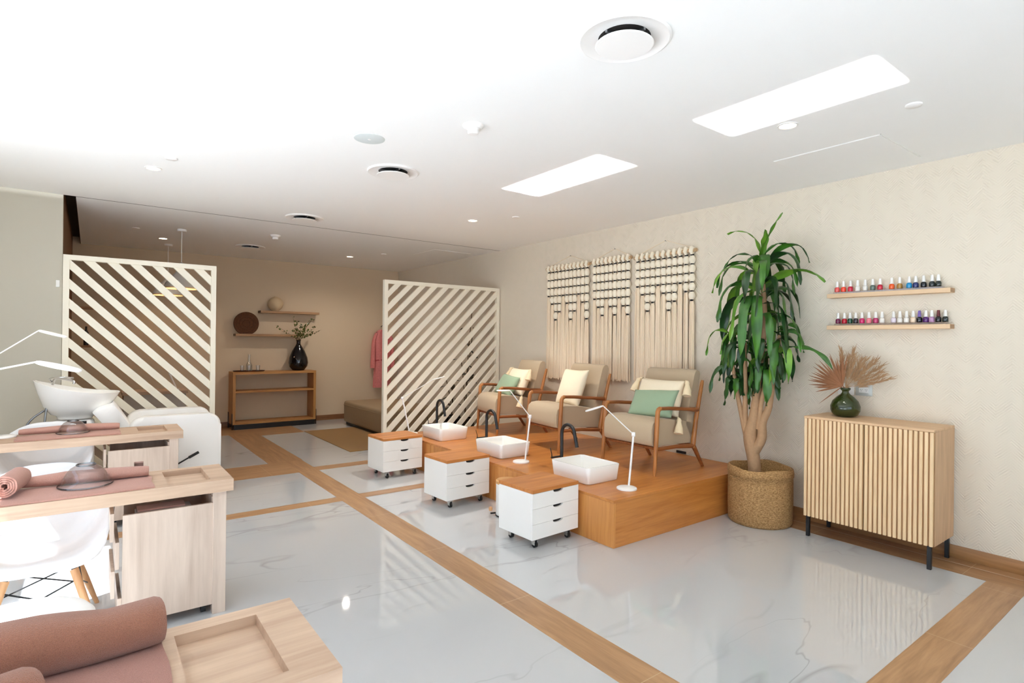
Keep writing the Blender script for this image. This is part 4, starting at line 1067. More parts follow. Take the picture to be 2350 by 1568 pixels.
def spiral_roll(label, loc, rz, L, turns, r, mat, group):
    """rolled towel: spiral sheet about local x axis with thickness"""
    bm = BM(); n = int(turns * 36); th = r / (turns + 0.3); inner = []; outer = []
    for k in range(n + 1):
        a = 2 * PI * turns * k / n; rr = r * 0.12 + (r - th * 0.9 - r * 0.12) * k / n
        inner.append((rr, a)); outer.append((rr + th * 0.60 * min(1, (n - k) / 10 + 0.15), a))
    def pt(rr, a, x): return (x, rr * math.cos(a - PI * 0.5), r + rr * math.sin(a - PI * 0.5))
    st = 8
    rows = []
    for i in range(st + 1):
        x = -L / 2 + L * i / st; rows.append(([bm.verts.new(pt(rr, a, x + 0.004 * math.sin(5 * a))) for rr, a in inner], [bm.verts.new(pt(rr, a, x + 0.004 * math.sin(5 * a))) for rr, a in outer]))
    for i in range(st):
        for k in range(n):
            for s in (0, 1): bm.faces.new((rows[i][s][k], rows[i][s][k + 1], rows[i + 1][s][k + 1], rows[i + 1][s][k]))
        for k in (0, n): bm.faces.new((rows[i][0][k], rows[i][1][k], rows[i + 1][1][k], rows[i + 1][0][k]))
    for i in (0, st):
        for k in range(n): bm.faces.new((rows[i][0][k], rows[i][0][k + 1], rows[i][1][k + 1], rows[i][1][k]))
    o = finish('rolled_towel', bm, mat, None, 60); o.location = loc; o.rotation_euler = (0, 0, rz)
    return tag(o, label, 'towel', group)
spiral_roll('tightly rolled pink towel showing its spiral end on the middle desk', (-0.305, 3.70, 0.7645), R(80), 0.22, 4.2, 0.06, M_towel, gt)
flat_towel('flat folded pink towel lying along the farthest manicure desk', -0.45, 0.205, 5.545, 5.80, ZT, 0.012, M_towel, gt, 2)
log_towel('pink towel folded lengthwise on the far side of the farthest desk', [(-0.44, 5.84, 0.7635), (-0.2, 5.825, 0.7635), (0.0, 5.815, 0.7635), (0.205, 5.80, 0.7635)], [0.042, 0.055, 0.058, 0.05], 0.5, M_towel, gt)
flat_towel('flat rust pink terry towel on the nearest desk under the rolled towels', -0.75, 0.158, 1.36, 1.755, ZT, 0.012, fabric('pink_terry_flat', (170, 122, 108), 620, 1.0, 0.35), 'terry towels on the nearest desk', 3)
log_towel('long rolled rust terry towel lying across the nearest manicure desk', [(-0.75, 1.70, 0.764), (-0.4, 1.71, 0.764), (-0.1, 1.705, 0.764), (0.04, 1.70, 0.764), (0.155, 1.715, 0.764)], [0.062, 0.07, 0.068, 0.058, 0.058], 0.93, M_terry, 'terry towels on the nearest desk')
log_towel('rounded end of a second rolled terry towel at the bottom left corner', [(-0.32, 1.42, 0.764), (-0.2, 1.47, 0.764), (-0.085, 1.53, 0.764)], [0.05, 0.055, 0.048], 1.0, M_terry, 'terry towels on the nearest desk')

def glass_bowl(label, x, y, z, r):
    t = thing('glass_bowl', label, 'bowl', (x, y, z), 0, 'upturned glass bowls')
    s = r / 0.115
    pr = [(0.117, 0.0), (0.12, 0.003), (0.117, 0.007), (0.111, 0.011), (0.1, 0.036), (0.084, 0.068), (0.066, 0.09), (0.05, 0.1), (0.044, 0.103), (0.042, 0.109), (0.038, 0.109), (0.036, 0.1), (0, 0.098),
          ]
    inn = [(0, 0.096), (0.036, 0.098), (0.055, 0.091), (0.077, 0.07), (0.096, 0.036), (0.108, 0.008), (0.111, 0.0)]
    finish('rim', lathe(BM(), [((0.118 + 0.0028 * math.cos(2 * PI * k / 10)) * s, (0.004 + 0.0038 * math.sin(2 * PI * k / 10)) * s) for k in range(10)], 48, close=True), M_glass_rim, t, 180)
    finish('foot_ring', lathe(BM(), [((0.041 + 0.003 * math.cos(2 * PI * k / 10)) * s, (0.106 + 0.0045 * math.sin(2 * PI * k / 10)) * s) for k in range(10)], 40, close=True), M_glass_rim, t, 180)
    finish('bowl_shell', lathe(BM(), [(a * s, b * s) for a, b in pr], 48, close=False), M_glass, t, 60)
glass_bowl('upturned clear glass bowl on the towels of the middle desk', -0.012, 3.70, 0.766, 0.115)
glass_bowl('upturned clear glass bowl on the towels of the farthest desk', -0.105, 5.74, 0.766, 0.105)
gl = 'white desk lamps on the manicure desks'
desk_lamp('white desk lamp on the middle desk with the larger, lower oval head', (-0.62, 3.80, 0.7505), (-0.585, 3.75, 1.325), (-0.222, 3.75, 1.412), (-0.035, 3.75, 1.362), gl, headw=0.042, off=(-0.05, 0.0), roll=12, th0=0.01)
desk_lamp('white desk lamp on the farthest desk with the higher, smaller oval head', (-0.535, 5.85, 0.7505), (-0.80, 5.80, 1.21), (-0.325, 5.75, 1.585), (-0.152, 5.75, 1.535), gl, headw=0.042, off=(-0.05, 0.0), roll=10, th0=0.01)

# shell chairs behind the desks
def make_shell_chair(loc, rz, label):
    t = thing('shell_chair', label, 'chair', loc, rz, 'white shell chairs at the manicure desks')
    # centre profile (y forward is negative) and rim profile
    cen = [(-0.29, 0.395), (-0.285, 0.425), (-0.25, 0.437), (-0.15, 0.428), (0.0, 0.408), (0.12, 0.405), (0.2, 0.43), (0.25, 0.50), (0.285, 0.60), (0.31, 0.70), (0.33, 0.79), (0.335, 0.82)]
    rim = [(-0.20, 0.40, 0.20), (-0.21, 0.43, 0.235), (-0.21, 0.48, 0.265), (-0.16, 0.58, 0.295), (-0.05, 0.655, 0.31), (0.06, 0.67, 0.31), (0.13, 0.67, 0.305), (0.2, 0.69, 0.295), (0.25, 0.72, 0.275), (0.285, 0.755, 0.24), (0.315, 0.785, 0.19), (0.325, 0.80, 0.15)]
    n = 20; th = 0.006; V = {}; bm = BM()
    for i, (c, r) in enumerate(zip(cen, rim)):
        for j in range(n + 1):
            u = -1 + 2 * j / n; au = abs(u); f = au ** 2.6
            y = c[0] + (r[0] - c[0]) * f; z = c[1] + (r[1] - c[1]) * f; x = (1 if u > 0 else -1) * r[2] * (au ** 0.85)
            V[i, j] = bm.verts.new((x, y, z))
    for i in range(len(cen) - 1):
        for j in range(n): bm.faces.new((V[i, j], V[i + 1, j], V[i + 1, j + 1], V[i, j + 1]))
    bmesh.ops.recalc_face_normals(bm, faces=bm.faces[:])
    bmesh.ops.solidify(bm, geom=bm.faces[:], thickness=0.008)
    finish('shell_seat', bm, M_seatw, t, 180)
    for sx in (-1, 1):
        for sy in (-1, 1):
            top = Vector((sx * 0.12, sy * 0.10 + 0.0, 0.385)); bot = Vector((sx * 0.235, sy * 0.235 + 0.01, 0.0)); tp = top.lerp(bot, 0.12)
            finish('leg', tube(BM(), [tp, tp.lerp(bot, 0.5), bot], [0.019, 0.0175, 0.011], 12), M_beech, t, 60)
            finish('mount', tube(BM(), [top + Vector((0, 0, 0.02)), tp + (bot - tp) * 0.03], 0.013, 8), M_black, t, 60)
    bm = BM()
    for sx in (-1, 1):
        a = lambda s1, s2, f: Vector((s1 * 0.12, s2 * 0.10, 0.385)).lerp(Vector((s1 * 0.235, s2 * 0.235 + 0.01, 0)), f)
        tube(bm, [a(sx, -1, 0.25), a(-sx, -1, 0.62)], 0.004, 6); tube(bm, [a(sx, 1, 0.25), a(-sx, 1, 0.62)], 0.004, 6)
        tube(bm, [a(sx, -1, 0.25), a(sx, 1, 0.62)], 0.004, 6); tube(bm, [a(sx, 1, 0.25), a(sx, -1, 0.62)], 0.004, 6)
    finish('wire_brace', bm, M_black, t, 60)
    return t
SC = make_shell_chair((-0.19, 3.80, 0), 0, 'white shell chair with beech dowel legs tucked under the middle desk')
dup(SC, (-0.27, 5.78, 0), 0, 'white shell chair tucked under the farthest manicure desk')
t = thing('round_stool', 'white round padded stool between the nearest and middle desks', 'stool', (-0.215, 2.83, 0))
finish('seat_pad', lathe(BM(), [(0, 0.375), (0.2, 0.375), (0.232, 0.385), (0.245, 0.41), (0.243, 0.435), (0.225, 0.455), (0.18, 0.463), (0, 0.466)], 44), M_vinyl, t, 50)
finish('column', tube(BM(), [(0, 0, 0.07), (0, 0, 0.376)], 0.022, 16), M_chrome, t)
for k in range(5):
    a = 2 * PI * k / 5 + 0.3; e = Vector((0.22 * math.cos(a), 0.22 * math.sin(a), 0.062))
    lg = finish('foot', tube(BM(), [(0, 0, 0.085), e], [0.016, 0.01], 8), M_chrome, t)
    finish('castor', lathe(BM(), [(0, 0.0), (0.018, 0.006), (0.024, 0.026), (0.018, 0.046), (0, 0.052)], 14), M_blackrub, lg, loc=(e.x, e.y, 0.0))

# ------------------------------------------------------------------ shampoo unit
t = thing('shampoo_unit', 'white shampoo chair with ceramic wash basin before the left screen', 'shampoo chair', (0, 6.45, 0))
bm = BM(); rings = []
NA = 40
def rimz(x): 
    u = (x + 0.40) / 0.64
    return 1.155 - 0.125 * (1 - (1 - min(1, max(0, u))) ** 2.2) + 0.012 * max(0, u - 0.75)
def bas(s, z, inset=0.0):
    """s 1 at the rim, smaller below"""
    ring = []
    for k in range(NA):
        a = 2 * PI * k / NA; ca, sa = math.cos(a), math.sin(a)
        rx = 0.315 * (abs(ca) ** 0.95) * (1 if ca > 0 else -1); ry = 0.245 * (abs(sa) ** 0.9) * (1 if sa > 0 else -1)
        x = -0.085 + rx * s * (1.0 if ca < 0 else 1.0) - (1 - s) * 0.03; y = ry * s * (1 - 0.12 * max(0, ca))
        ring.append((x, y, z if not callable(z) else z(x)))
    return ring
spec = [(0.40, lambda x: 0.80), (0.44, lambda x: 0.83), (0.58, lambda x: 0.845 + 0.02 * (rimz(x) - 1.03)), (0.76, lambda x: 0.895 + 0.25 * (rimz(x) - 1.03)), (0.90, lambda x: 0.965 + 0.7 * (rimz(x) - 1.03)), (0.985, lambda x: rimz(x) - 0.014), (1.0, lambda x: rimz(x) - 0.003), (0.985, lambda x: rimz(x)),
        (0.93, lambda x: rimz(x) - 0.006), (0.85, lambda x: 0.98 + 0.6 * (rimz(x) - 1.03)), (0.7, lambda x: 0.92), (0.4, lambda x: 0.895)]
loft(bm, [bas(s, z) for s, z in spec])
bn = finish('basin', bm, M_ceramic, t, 60)
bm = BM(); tube(bm, smooth_path([(-0.27, 0.10, 1.10), (-0.25, 0.09, 1.155), (-0.19, 0.05, 1.155), (-0.12, 0.01, 1.135), (-0.115, 0.0, 1.11)], 6), 0.011, 10)
tube(bm, smooth_path([(-0.27, 0.12, 1.12), (-0.285, 0.03, 1.16), (-0.2, -0.03, 1.175), (-0.12, 0.0, 1.165)], 6), 0.007, 8)
finish('tap', bm, M_chrome, bn, 60)
bm = BM(); tube(bm, smooth_path([(-0.30, -0.05, 0.90), (-0.40, -0.09, 0.82), (-0.44, -0.10, 0.72), (-0.38, -0.1, 0.64)], 6), 0.009, 8); tube(bm, smooth_path([(-0.30, -0.08, 0.92), (-0.31, -0.10, 0.8), (-0.31, -0.1, 0.62)], 6), 0.009, 8)
finish('hose', bm, M_steel, t, 60)
bm = BM(); box(bm, -0.27, 0.04, -0.15, 0.15, 0.0, 0.79, 0.04, 3); finish('pedestal', bm, M_vinyl, t)
finish('bracket', bx(-0.26, -0.02, -0.17, -0.13, 0.76, 0.785), M_black, t, 0)
for y0_, y1_ in ((-0.36, -0.22), (0.22, 0.36)):
    pts = [(x + 0.66, z + 0.44) for x, z in rrect(0.74, 0.74, 0.11, 6)]
    bm = prism(BM(), pts, 'y', y0_, y1_)
    es = [e for e in bm.edges if all(abs(v.co.y - y0_) < 1e-6 for v in e.verts) or all(abs(v.co.y - y1_) < 1e-6 for v in e.verts)]
    bmesh.ops.bevel(bm, geom=es, offset=0.035, segments=4, profile=0.5, affect='EDGES')
    finish('armrest', bm, M_vinyl, t, 50)
finish('seat_cushion', bx(0.22, 1.0, -0.22, 0.22, 0.30, 0.50, 0.04, 3), M_vinyl, t)
pr = [(0.02, 0.86), (0.06, 0.905), (0.16, 0.93), (0.20, 0.915), (0.42, 0.52), (0.40, 0.42), (0.30, 0.40), (0.22, 0.46), (0.10, 0.74)]
pr = [(v.x, v.y) for v in smooth_path([Vector((a, b, 0)) for a, b in pr + pr[:1]], 5)[:-1]]
bm = BM(); loft(bm, [[(0.2 + (x - 0.2) * s, yy, 0.66 + (z - 0.66) * s) for x, z in pr] for yy, s in ((-0.23, 0.9), (-0.21, 0.98), (0, 1.0), (0.21, 0.98), (0.23, 0.9))])
finish('backrest', bm, M_vinyl, t, 50)
h = finish('recline_lever', tube(BM(), [(0.66, -0.40, 0.36), (0.75, -0.42, 0.415)], 0.007, 8), M_black, t)
finish('lever_grip', tube(BM(), [(0.75, -0.42, 0.415), (0.83, -0.43, 0.46)], 0.013, 10), M_black, h)
finish('lever_pivot', tube(BM(), [(0.66, -0.40, 0.36), (0.66, -0.355, 0.36)], 0.009, 8), M_black, h)

tag(finish('light_switch', bx(-0.275, -0.245, SY - 0.01, SY, 2.02, 2.09, 0.003, 1), M_plate), 'small white switch plate on the left wall beside the screen', 'switch')

# ------------------------------------------------------------------ back room
t = thing('console_table', 'open golden oak console table with black metal feet', 'console table', (0, 0, 0))
x0, x1, y0, y1, zt = 1.90, 3.27, 10.24, 10.6, 0.965
finish('top', bx(x0, x1, y0, y1, zt - 0.04, zt, 0.002, 1), M_console, t)
for a in (x0, x1 - 0.045): finish('side', bx(a, a + 0.045, y0, y1, 0.085, zt - 0.04, 0.002, 1), wood('golden_oak_upright', (156, 104, 50), (188, 136, 76), 'z') if a == x0 else MATS['golden_oak_upright'], t)
for z in (0.085, 0.615): finish('shelf', bx(x0 + 0.045, x1 - 0.045, y0 + 0.003, y1, z, z + 0.03), M_console, t, 0)
finish('base_rail', bx(x0 + 0.02, x1 - 0.02, y0 - 0.004, y0 + 0.012, 0.0, 0.084), M_black, t, 0)
for sx in (0, 1):
    a = x0 - 0.006 if sx == 0 else x1 + 0.001
    for yy in (y0 - 0.006, y1 - 0.04):
        finish('metal_foot', bx(a, a + 0.006, yy, yy + 0.06, 0.0, 0.27), M_black, t, 0)
t = thing('serving_tray', 'dark oval tray on the console carrying the carafe and glasses', 'tray', (2.18, 10.40, zt + 0.0005))
bm = BM(); lathe(bm, [(0, 0.0), (0.12, 0.0), (0.13, 0.018), (0.125, 0.018), (0.118, 0.006), (0, 0.006)], 36, sx=2.0); finish('tray_body', bm, plain('dark_brown_tray', (78, 42, 26), 0.5), t, 60)
t = thing('glass_carafe', 'tall slim glass carafe on the dark tray', 'carafe', (2.19, 10.45, zt + 0.007))
finish('carafe_body', lathe(BM(), [(0, 0), (0.045, 0), (0.05, 0.01), (0.05, 0.1), (0.022, 0.16), (0.018, 0.26), (0.024, 0.285), (0.02, 0.285), (0.015, 0.255), (0.019, 0.155), (0.046, 0.1), (0.046, 0.012), (0, 0.008)], 24), M_glass, t, 60)
for x, lb in ((2.06, 'small drinking glass at the left of the carafe'), (2.165, 'small drinking glass in front of the carafe'), (2.31, 'small drinking glass at the right of the carafe')):
    tag(finish('drinking_glass', lathe(BM(), [(0, 0), (0.028, 0), (0.036, 0.1), (0.0335, 0.1), (0.026, 0.006), (0, 0.006)], 20), M_glass, None, 60, loc=(x, 10.34, zt + 0.007)), lb, 'glass', 'drinking glasses on the tray')
VB = (3.005, 10.42, zt + 0.0005)
t = thing('black_vase', 'tall glossy black vase on the right of the console', 'vase', VB)
finish('vase_body', lathe(BM(), [(0, 0), (0.09, 0), (0.105, 0.012), (0.155, 0.075), (0.168, 0.14), (0.155, 0.23), (0.11, 0.345), (0.06, 0.43), (0.036, 0.475), (0.034, 0.52), (0.044, 0.545), (0.036, 0.545), (0.026, 0.52), (0.026, 0.47), (0, 0.46)], 40), M_blackvase, t, 60)
t = thing('flowering_branches', 'leafy branches with pale blossoms in the black vase', 'branches', (VB[0], VB[1], VB[2] + 0.5))
bt = BM(); bl = BM(); bf = BM(); rnd = random.Random(11)
ends = [(-0.40, -0.03, 0.30), (-0.30, -0.05, 0.20), (-0.12, -0.05, 0.46), (-0.05, 0.0, 0.40), (0.03, -0.06, 0.34), (0.12, 0.03, 0.30), (0.24, -0.03, 0.44), (0.30, -0.05, 0.30), (0.40, -0.02, 0.24), (0.18, 0.0, 0.36), (-0.08, 0.03, 0.26), (0.26, 0.02, 0.18)]
for k, e in enumerate(ends):
    pts = smooth_path([(0, 0, -0.15), (e[0] * 0.08, e[1] * 0.1, 0.05), (e[0] * 0.55, e[1] * 0.5, e[2] * 0.62), e], 5)
    tube(bt, pts, [0.004 - 0.0028 * i / (len(pts) - 1) for i in range(len(pts))], 5)
    green_ = e[0] > -0.1
    for q in range(24 if green_ else 7):
        f = rnd.uniform(0.45, 1.0); i = min(int(f * (len(pts) - 1)), len(pts) - 1); b = pts[i] + Vector((rnd.uniform(-.02, .02), rnd.uniform(-.02, .02), rnd.uniform(-.02, .02)))
        d = Vector((rnd.uniform(-1, 1), rnd.uniform(-0.6, 0.3), rnd.uniform(-0.4, 1))).normalized(); L = rnd.uniform(0.025, 0.055); s = d.cross(Vector((0, 1, 0.3))).normalized() * L * 0.3
        if rnd.random() < 0.28:
            r_ = rnd.uniform(0.006, 0.012); m4 = Matrix.Translation(b); bmesh.ops.create_icosphere(bf, subdivisions=1, radius=r_, matrix=m4)
        else:
            bl.faces.new([bl.verts.new(v) for v in (b, b + d * L * 0.5 + s, b + d * L, b + d * L * 0.5 - s)])
finish('twigs', bt, M_twig, t, 60); finish('leaves', bl, M_backleaf, t, 0); finish('blossoms', bf, M_blossom, t, 60)
for xa, xb, z, lb in ((2.37, 3.385, 2.022, 'upper brown floating shelf on the back wall with the round vase'), (1.975, 3.07, 1.61, 'lower brown floating shelf on the back wall with the rattan disc')):
    t = thing('floating_shelf', lb, 'shelf', (0, 0, 0), 0, 'floating shelves on the back wall')
    finish('board', bx(xa, xb, BY - 0.2, BY, z - 0.04, z, 0.002, 1), M_backshelf, t)
    bm = BM(); box(bm, xa - 0.003, xa - 0.0005, BY - 0.198, BY, z - 0.039, z - 0.001); finish('end_cap', bm, M_twig, t, 0)
t = thing('sphere_vase', 'round sandy stoneware vase on the upper back shelf', 'vase', (2.635, 10.55, 2.0225))
finish('vase_body', lathe(BM(), [(0, 0.0), (0.055, 0)] + [(0.128 * math.sin(R(a)), 0.128 - 0.128 * math.cos(R(a)) * 0.98) for a in range(30, 166, 9)] + [(0.03, 0.258), (0.028, 0.245), (0, 0.24)], 36), M_ballvase, t, 60)
t = thing('rattan_disc', 'dark round rattan disc leaning on the lower back shelf', 'decoration', (2.155, 10.54, 1.6105))
pts = []
for k in range(41):
    a = R(-62 + 304 * k / 40)
    pts.append((0.20 * math.cos(a), 0.178 + 0.20 * math.sin(a)))
finish('disc_body', prism(BM(), pts, 'y', -0.025, 0.025), M_disc, t, 30)
bm = BM()
for r_ in (0.06, 0.11, 0.155): tube(bm, [(r_ * math.cos(2 * PI * k / 30), -0.026, 0.178 + r_ * math.sin(2 * PI * k / 30)) for k in range(31)], 0.004, 6)
finish('woven_rings', bm, M_disc, t, 60)
# robe
t = thing('satin_robe', 'pink satin robe hanging on the back wall behind the screen edge', 'robe', (4.68, BY - 0.10, 0))
rings = []
for z, w, d in ((0.58, 0.185, 0.06), (0.75, 0.18, 0.062), (0.95, 0.165, 0.06), (1.12, 0.15, 0.055), (1.3, 0.165, 0.06), (1.5, 0.18, 0.065), (1.62, 0.17, 0.06), (1.70, 0.11, 0.045), (1.735, 0.05, 0.03)):
    rings.append([((w + 0.012 * math.sin(9 * a)) * math.cos(a), (d + 0.012 * math.sin(7 * a + z * 3)) * math.sin(a), z) for a in [2 * PI * k / 36 for k in range(36)]])
bd = finish('robe_body', loft(BM(), rings), M_robe, t, 60)
for s in (-1, 1):
    finish('sleeve', tube(BM(), smooth_path([(s * 0.13, 0, 1.66), (s * 0.19, -0.01, 1.5), (s * 0.205, -0.01, 1.2), (s * 0.21, -0.01, 0.97)], 4), [0.045 + 0.03 * i / 12 for i in range(13)], 12, flat=0.6), M_robe, t, 60)
bm = BM(); tube(bm, [(-0.03, -0.06, 1.70), (0.0, -0.072, 1.35), (0.01, -0.075, 1.1), (0.015, -0.08, 0.58)], 0.016, 8, flat=0.4); tube(bm, [(-0.16, 0.0, 1.12), (0, -0.07, 1.13), (0.16, 0, 1.12)], 0.018, 8); finish('robe_trim', bm, M_robe_d, bd, 60)
bm = BM(); tube(bm, [(-0.16, 0, 1.655), (0, 0, 1.735), (0.16, 0, 1.655)], 0.008, 6); tube(bm, smooth_path([(0, 0, 1.735), (0.0, 0, 1.80), (0.01, 0.03, 1.82), (0.0, 0.06, 1.80), (0, 0.095, 1.79)], 3), 0.006, 6); finish('hanger', bm, M_black, t, 60)
# ottoman, rug, corner plants
tag(finish('jute_rug', bx(2.845, 4.45, 7.44, 9.48, 0.0005, 0.008, 0.002, 1), M_rug), 'golden jute rug on the floor under the ottoman', 'rug')
t = thing('ottoman', 'large taupe upholstered ottoman behind the right slatted screen', 'ottoman', (0, 0, 0))
bm = BM(); box(bm, 3.66, 4.62, 8.12, 9.92, 0.05, 0.43, 0.045, 4); finish('upholstery', bm, M_ott, t, 50)
bm = BM(); pth = rrect(0.965, 1.805, 0.05, 5, 4.14, 9.02); tube(bm, [(x, y, 0.36) for x, y in pth] + [(pth[0][0], pth[0][1], 0.36)], 0.006, 6); finish('piping', bm, M_ott, t, 60)
finish('base', bx(3.70, 4.58, 8.16, 9.88, 0.0085, 0.052), M_black, t, 0)
def dark_plant(label, loc, H, ends, leafn, seed):
    t = thing('potted_plant', label, 'plant', loc, 0, 'dark potted plants behind the right screen')
    finish('pot', lathe(BM(), [(0, 0), (0.10, 0), (0.135, 0.02), (0.15, 0.2), (0.14, 0.30), (0.125, 0.30), (0.12, 0.27), (0, 0.27)], 28), M_blackvase, t, 60)
    bs = BM(); bl = BM(); rnd = random.Random(seed)
    for e in ends:
        pts = smooth_path([(0, 0, 0.25), (e[0] * 0.3, e[1] * 0.3, 0.25 + (e[2] - .25) * 0.5), e], 6)
        tube(bs, pts, 0.007, 6)
        for q in range(leafn):
            f = rnd.uniform(0.3, 1.0); b = pts[int(f * (len(pts) - 1))]; az = rnd.uniform(0, 6.28); L = rnd.uniform(0.14, 0.26)
            d = Vector((math.cos(az), math.sin(az) * 0.7, rnd.uniform(-0.4, 0.9))).normalized(); s = d.cross(Vector((0, 0, 1))).normalized() * L * 0.17
            pp = [b, b + d * L * 0.35 + s, b + d * L * 0.7 + s * 0.8 + Vector((0, 0, -0.01)), b + d * L + Vector((0, 0, -0.04)), b + d * L * 0.7 - s * 0.8 + Vector((0, 0, -0.01)), b + d * L * 0.35 - s]
            vs = [bl.verts.new((min(v.x, WX - loc[0] - 0.01), v.y, v.z)) for v in pp]; bl.faces.new(vs)
    finish('stems', bs, M_twig, t, 60); finish('leaves', bl, M_darkleaf, t, 0)
dark_plant('tall dark leafed plant in a black pot behind the right screen', (4.80, 7.62, 0.0015), 2.0, [(0.12, 0.02, 2.0), (0.05, -0.02, 1.55), (-0.08, 0.02, 1.3), (0.14, 0.0, 1.75)], 5, 3)
dark_plant('short dark plant in a black pot beyond the jute rug', (4.78, 8.0, 0.0015), 1.0, [(-0.1, 0.05, 0.95), (0.06, 0.02, 0.8), (-0.02, -0.05, 0.9)], 6, 9)
# pendants
def pendant(x, y, label):
    t = thing('pendant_lamp', label, 'pendant lamp', (x, y, CZ), 0, 'pendant lamps in the back room')
    finish('canopy', lathe(BM(), [(0, -0.03), (0.05, -0.03), (0.056, -0.024), (0.056, 0)], 24), M_lampw, t)
    finish('cord', tube(BM(), [(0, 0, -0.03), (0, 0, -0.43)], 0.005, 8), M_lampw, t)
    sh = finish('shade', lathe(BM(), [(0.014, -0.425), (0.03, -0.44), (0.035, -0.5), (0.07, -0.56), (0.13, -0.63), (0.18, -0.70), (0.196, -0.745), (0.199, -0.75)], 36), M_pend_out, t, 60)
    finish('shade_lining', lathe(BM(), [(0.199, -0.75), (0.201, -0.765), (0.196, -0.765), (0.193, -0.745), (0.176, -0.70), (0.125, -0.63), (0.06, -0.565), (0, -0.54)], 36), M_pend_in, sh, 60)
    finish('bulb', lathe(BM(), [(0, -0.56), (0.02, -0.58), (0.035, -0.63), (0.03, -0.665), (0, -0.68)], 20), M_bulb, t, 60)
    l = bpy.data.lights.new('pendant_bulb_light', 'POINT'); l.energy = 2.5; l.color = (1, 0.80, 0.60); l.shadow_soft_size = 0.04
    lo = bpy.data.objects.new('pendant_bulb_light', l); COL.objects.link(lo); lo.location = (x, y, CZ - 0.72)
pendant(0.93, 8.35, 'nearer grey pendant lamp hanging behind the left screen')
pendant(0.92, 9.83, 'farther pendant lamp with gold lining behind the left screen')
# things glimpsed through the left screen
def wbox(name, label, cat, b, mat, group=None): return tag(finish(name, bx(*b, bev=0.002, seg=1), mat, None), label, cat, group)
wbox('small_shelf', 'small upper wall shelf glimpsed through the left screen', 'shelf', (-0.226, 0.03, 10.0, 10.2, 1.93, 1.96), M_backshelf, 'small shelves behind the left screen')
wbox('small_shelf', 'small lower wall shelf glimpsed through the left screen', 'shelf', (-0.226, 0.03, 10.0, 10.2, 1.38, 1.41), M_backshelf, 'small shelves behind the left screen')
t = thing('dark_bottle', 'dark tall bottle on the small lower shelf behind the left screen', 'bottle', (-0.05, 10.1, 1.4105))
finish('bottle_body', lathe(BM(), [(0, 0), (0.03, 0), (0.03, 0.18), (0.012, 0.22), (0.012, 0.27), (0, 0.27)], 18), M_black, t, 50)
t = thing('reception_desk', 'pale desk with grey panel glimpsed low through the left screen', 'desk', (0, 0, 0))
finish('desktop', bx(0.34, 1.10, 9.0, 9.45, 0.76, 0.80, 0.002, 1), M_desk, t)
finish('modesty_panel', bx(0.36, 1.08, 9.03, 9.06, 0.02, 0.76), plain('grey_panel', (176, 168, 158), 0.6), t, 0)
for a in (0.36, 1.05): finish('end_panel', bx(a, a + 0.03, 9.06, 9.43, 0.0, 0.76), M_desk_z, t, 0)
t = thing('folding_lamp', 'pale folding desk lamp standing on the reception desk', 'lamp', (0.95, 9.2, 0.8005))
finish('base', lathe(BM(), [(0, 0), (0.07, 0), (0.07, 0.012), (0, 0.014)], 24), M_lampw, t)
finish('arm', tube(BM(), [(0.03, 0, 0.012), (-0.06, 0, 0.24)], 0.012, 8), M_lampw, t)
finish('head', tube(BM(), [(-0.06, 0, 0.24), (0.12, 0.0, 0.10)], [0.014, 0.02], 8), M_lampw, t)

# ------------------------------------------------------------------ light
W = bpy.data.worlds.new('daylight_sky'); S.world = W; W.use_nodes = True
bg = W.node_tree.nodes['Background']
sky = W.node_tree.nodes.new('ShaderNodeTexSky'); sky.sky_type = 'HOSEK_WILKIE'
sky.sun_direction = Vector((-0.515, -0.05, 0.855)).normalized(); sky.turbidity = 3.0; sky.ground_albedo = 0.5
mixc = W.node_tree.nodes.new('ShaderNodeMix'); mixc.data_type = 'RGBA'; mixc.inputs[0].default_value = 0.75
mixc.inputs[7].default_value = (0.50, 0.62, 0.78, 1)
W.node_tree.links.new(sky.outputs[0], mixc.inputs[6]); W.node_tree.links.new(mixc.outputs[2], bg.inputs['Color'])
bg.inputs['Strength'].default_value = 3.1
sun = bpy.data.lights.new('sun', 'SUN'); sun.energy = 24.0; sun.angle = R(0.6); sun.color = (0.86, 0.925, 1.0)
so = bpy.data.objects.new('sun', sun); COL.objects.link(so)
so.rotation_euler = Vector((0.515, 0.05, -0.855)).to_track_quat('-Z', 'Y').to_euler()
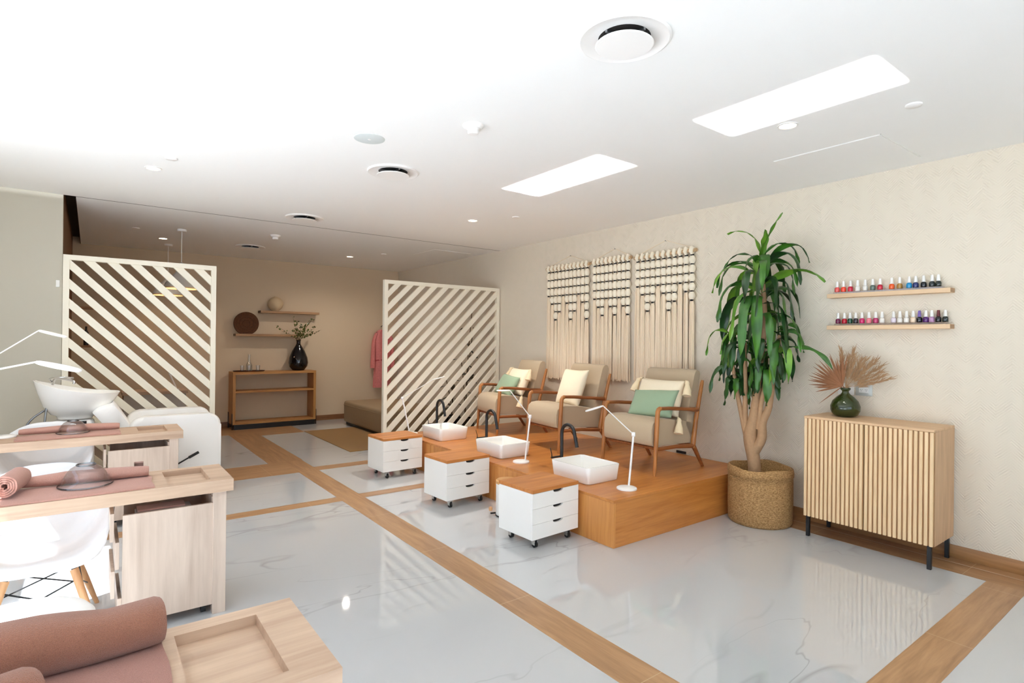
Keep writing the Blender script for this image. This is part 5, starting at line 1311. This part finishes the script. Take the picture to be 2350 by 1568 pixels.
def area(name, loc, target, sx, sy, energy, color=(1, 1, 1), spread=180, portal=False):
    l = bpy.data.lights.new(name, 'AREA'); l.shape = 'RECTANGLE'; l.size = sx; l.size_y = sy; l.energy = energy; l.color = color; l.spread = R(spread)
    o = bpy.data.objects.new(name, l); COL.objects.link(o); o.location = loc
    d = (Vector(target) - Vector(loc)).normalized()
    z = -d; x = Vector((0, 1, 0)) if abs(d.y) < 0.7 else Vector((0, 0, 1)); y = z.cross(x).normalized(); x = y.cross(z)
    o.matrix_world = Matrix(((x.x, y.x, z.x, loc[0]), (x.y, y.y, z.y, loc[1]), (x.z, y.z, z.z, loc[2]), (0, 0, 0, 1)))
    if portal: l.cycles.is_portal = True
    return o
area('window_sky_portal', (-1.53, 1.4, 1.38), (0, 1.4, 1.38), 7.2, 2.7, 1, portal=True)
o = area('window_sky_portal', (1.0, -2.73, 1.38), (1.0, 0, 1.38), 2.7, 4.4, 1, portal=True)
# two narrow area lamps added outside, standing in for sun glinting off glass
for y, yt, sx in ((1.55, 1.62, 1.0), (3.5, 3.55, 1.2)):
    area('added_glint_beam', (-3.6, y, 0.12), (3.2, yt, CZ), sx, 0.14, 45, (1, 0.99, 0.97), 0.35)

# ------------------------------------------------------------------ camera
f = 1288.8976; yaw, pitch, roll = R(36.89411), R(0.0603361), R(0.6345629)
F = Vector((math.sin(yaw) * math.cos(pitch), math.cos(yaw) * math.cos(pitch), math.sin(pitch)))
R0 = Vector((math.cos(yaw), -math.sin(yaw), 0)); U0 = R0.cross(F)
RR = R0 * math.cos(roll) + U0 * math.sin(roll); UU = U0 * math.cos(roll) - R0 * math.sin(roll)
cam = bpy.data.cameras.new('camera'); co = bpy.data.objects.new('camera', cam); COL.objects.link(co)
cam.sensor_width = 36; cam.lens = f / 2350 * 36; cam.shift_y = (779.756 - 784) / 2350; cam.clip_start = 0.05
co.matrix_world = Matrix(((RR.x, UU.x, -F.x, 0), (RR.y, UU.y, -F.y, 0), (RR.z, UU.z, -F.z, 1.55), (0, 0, 0, 1)))
S.camera = co

S.view_settings.view_transform = 'Standard'; S.view_settings.look = 'None'; S.view_settings.gamma = 1.0
S.view_settings.exposure = 0.45; S.view_settings.use_curve_mapping = False
cy = S.cycles
cy.use_denoising = True; cy.max_bounces = 14; cy.diffuse_bounces = 10; cy.glossy_bounces = 4; cy.transmission_bounces = 8
cy.caustics_reflective = False; cy.caustics_refractive = False; cy.sample_clamp_indirect = 6.0
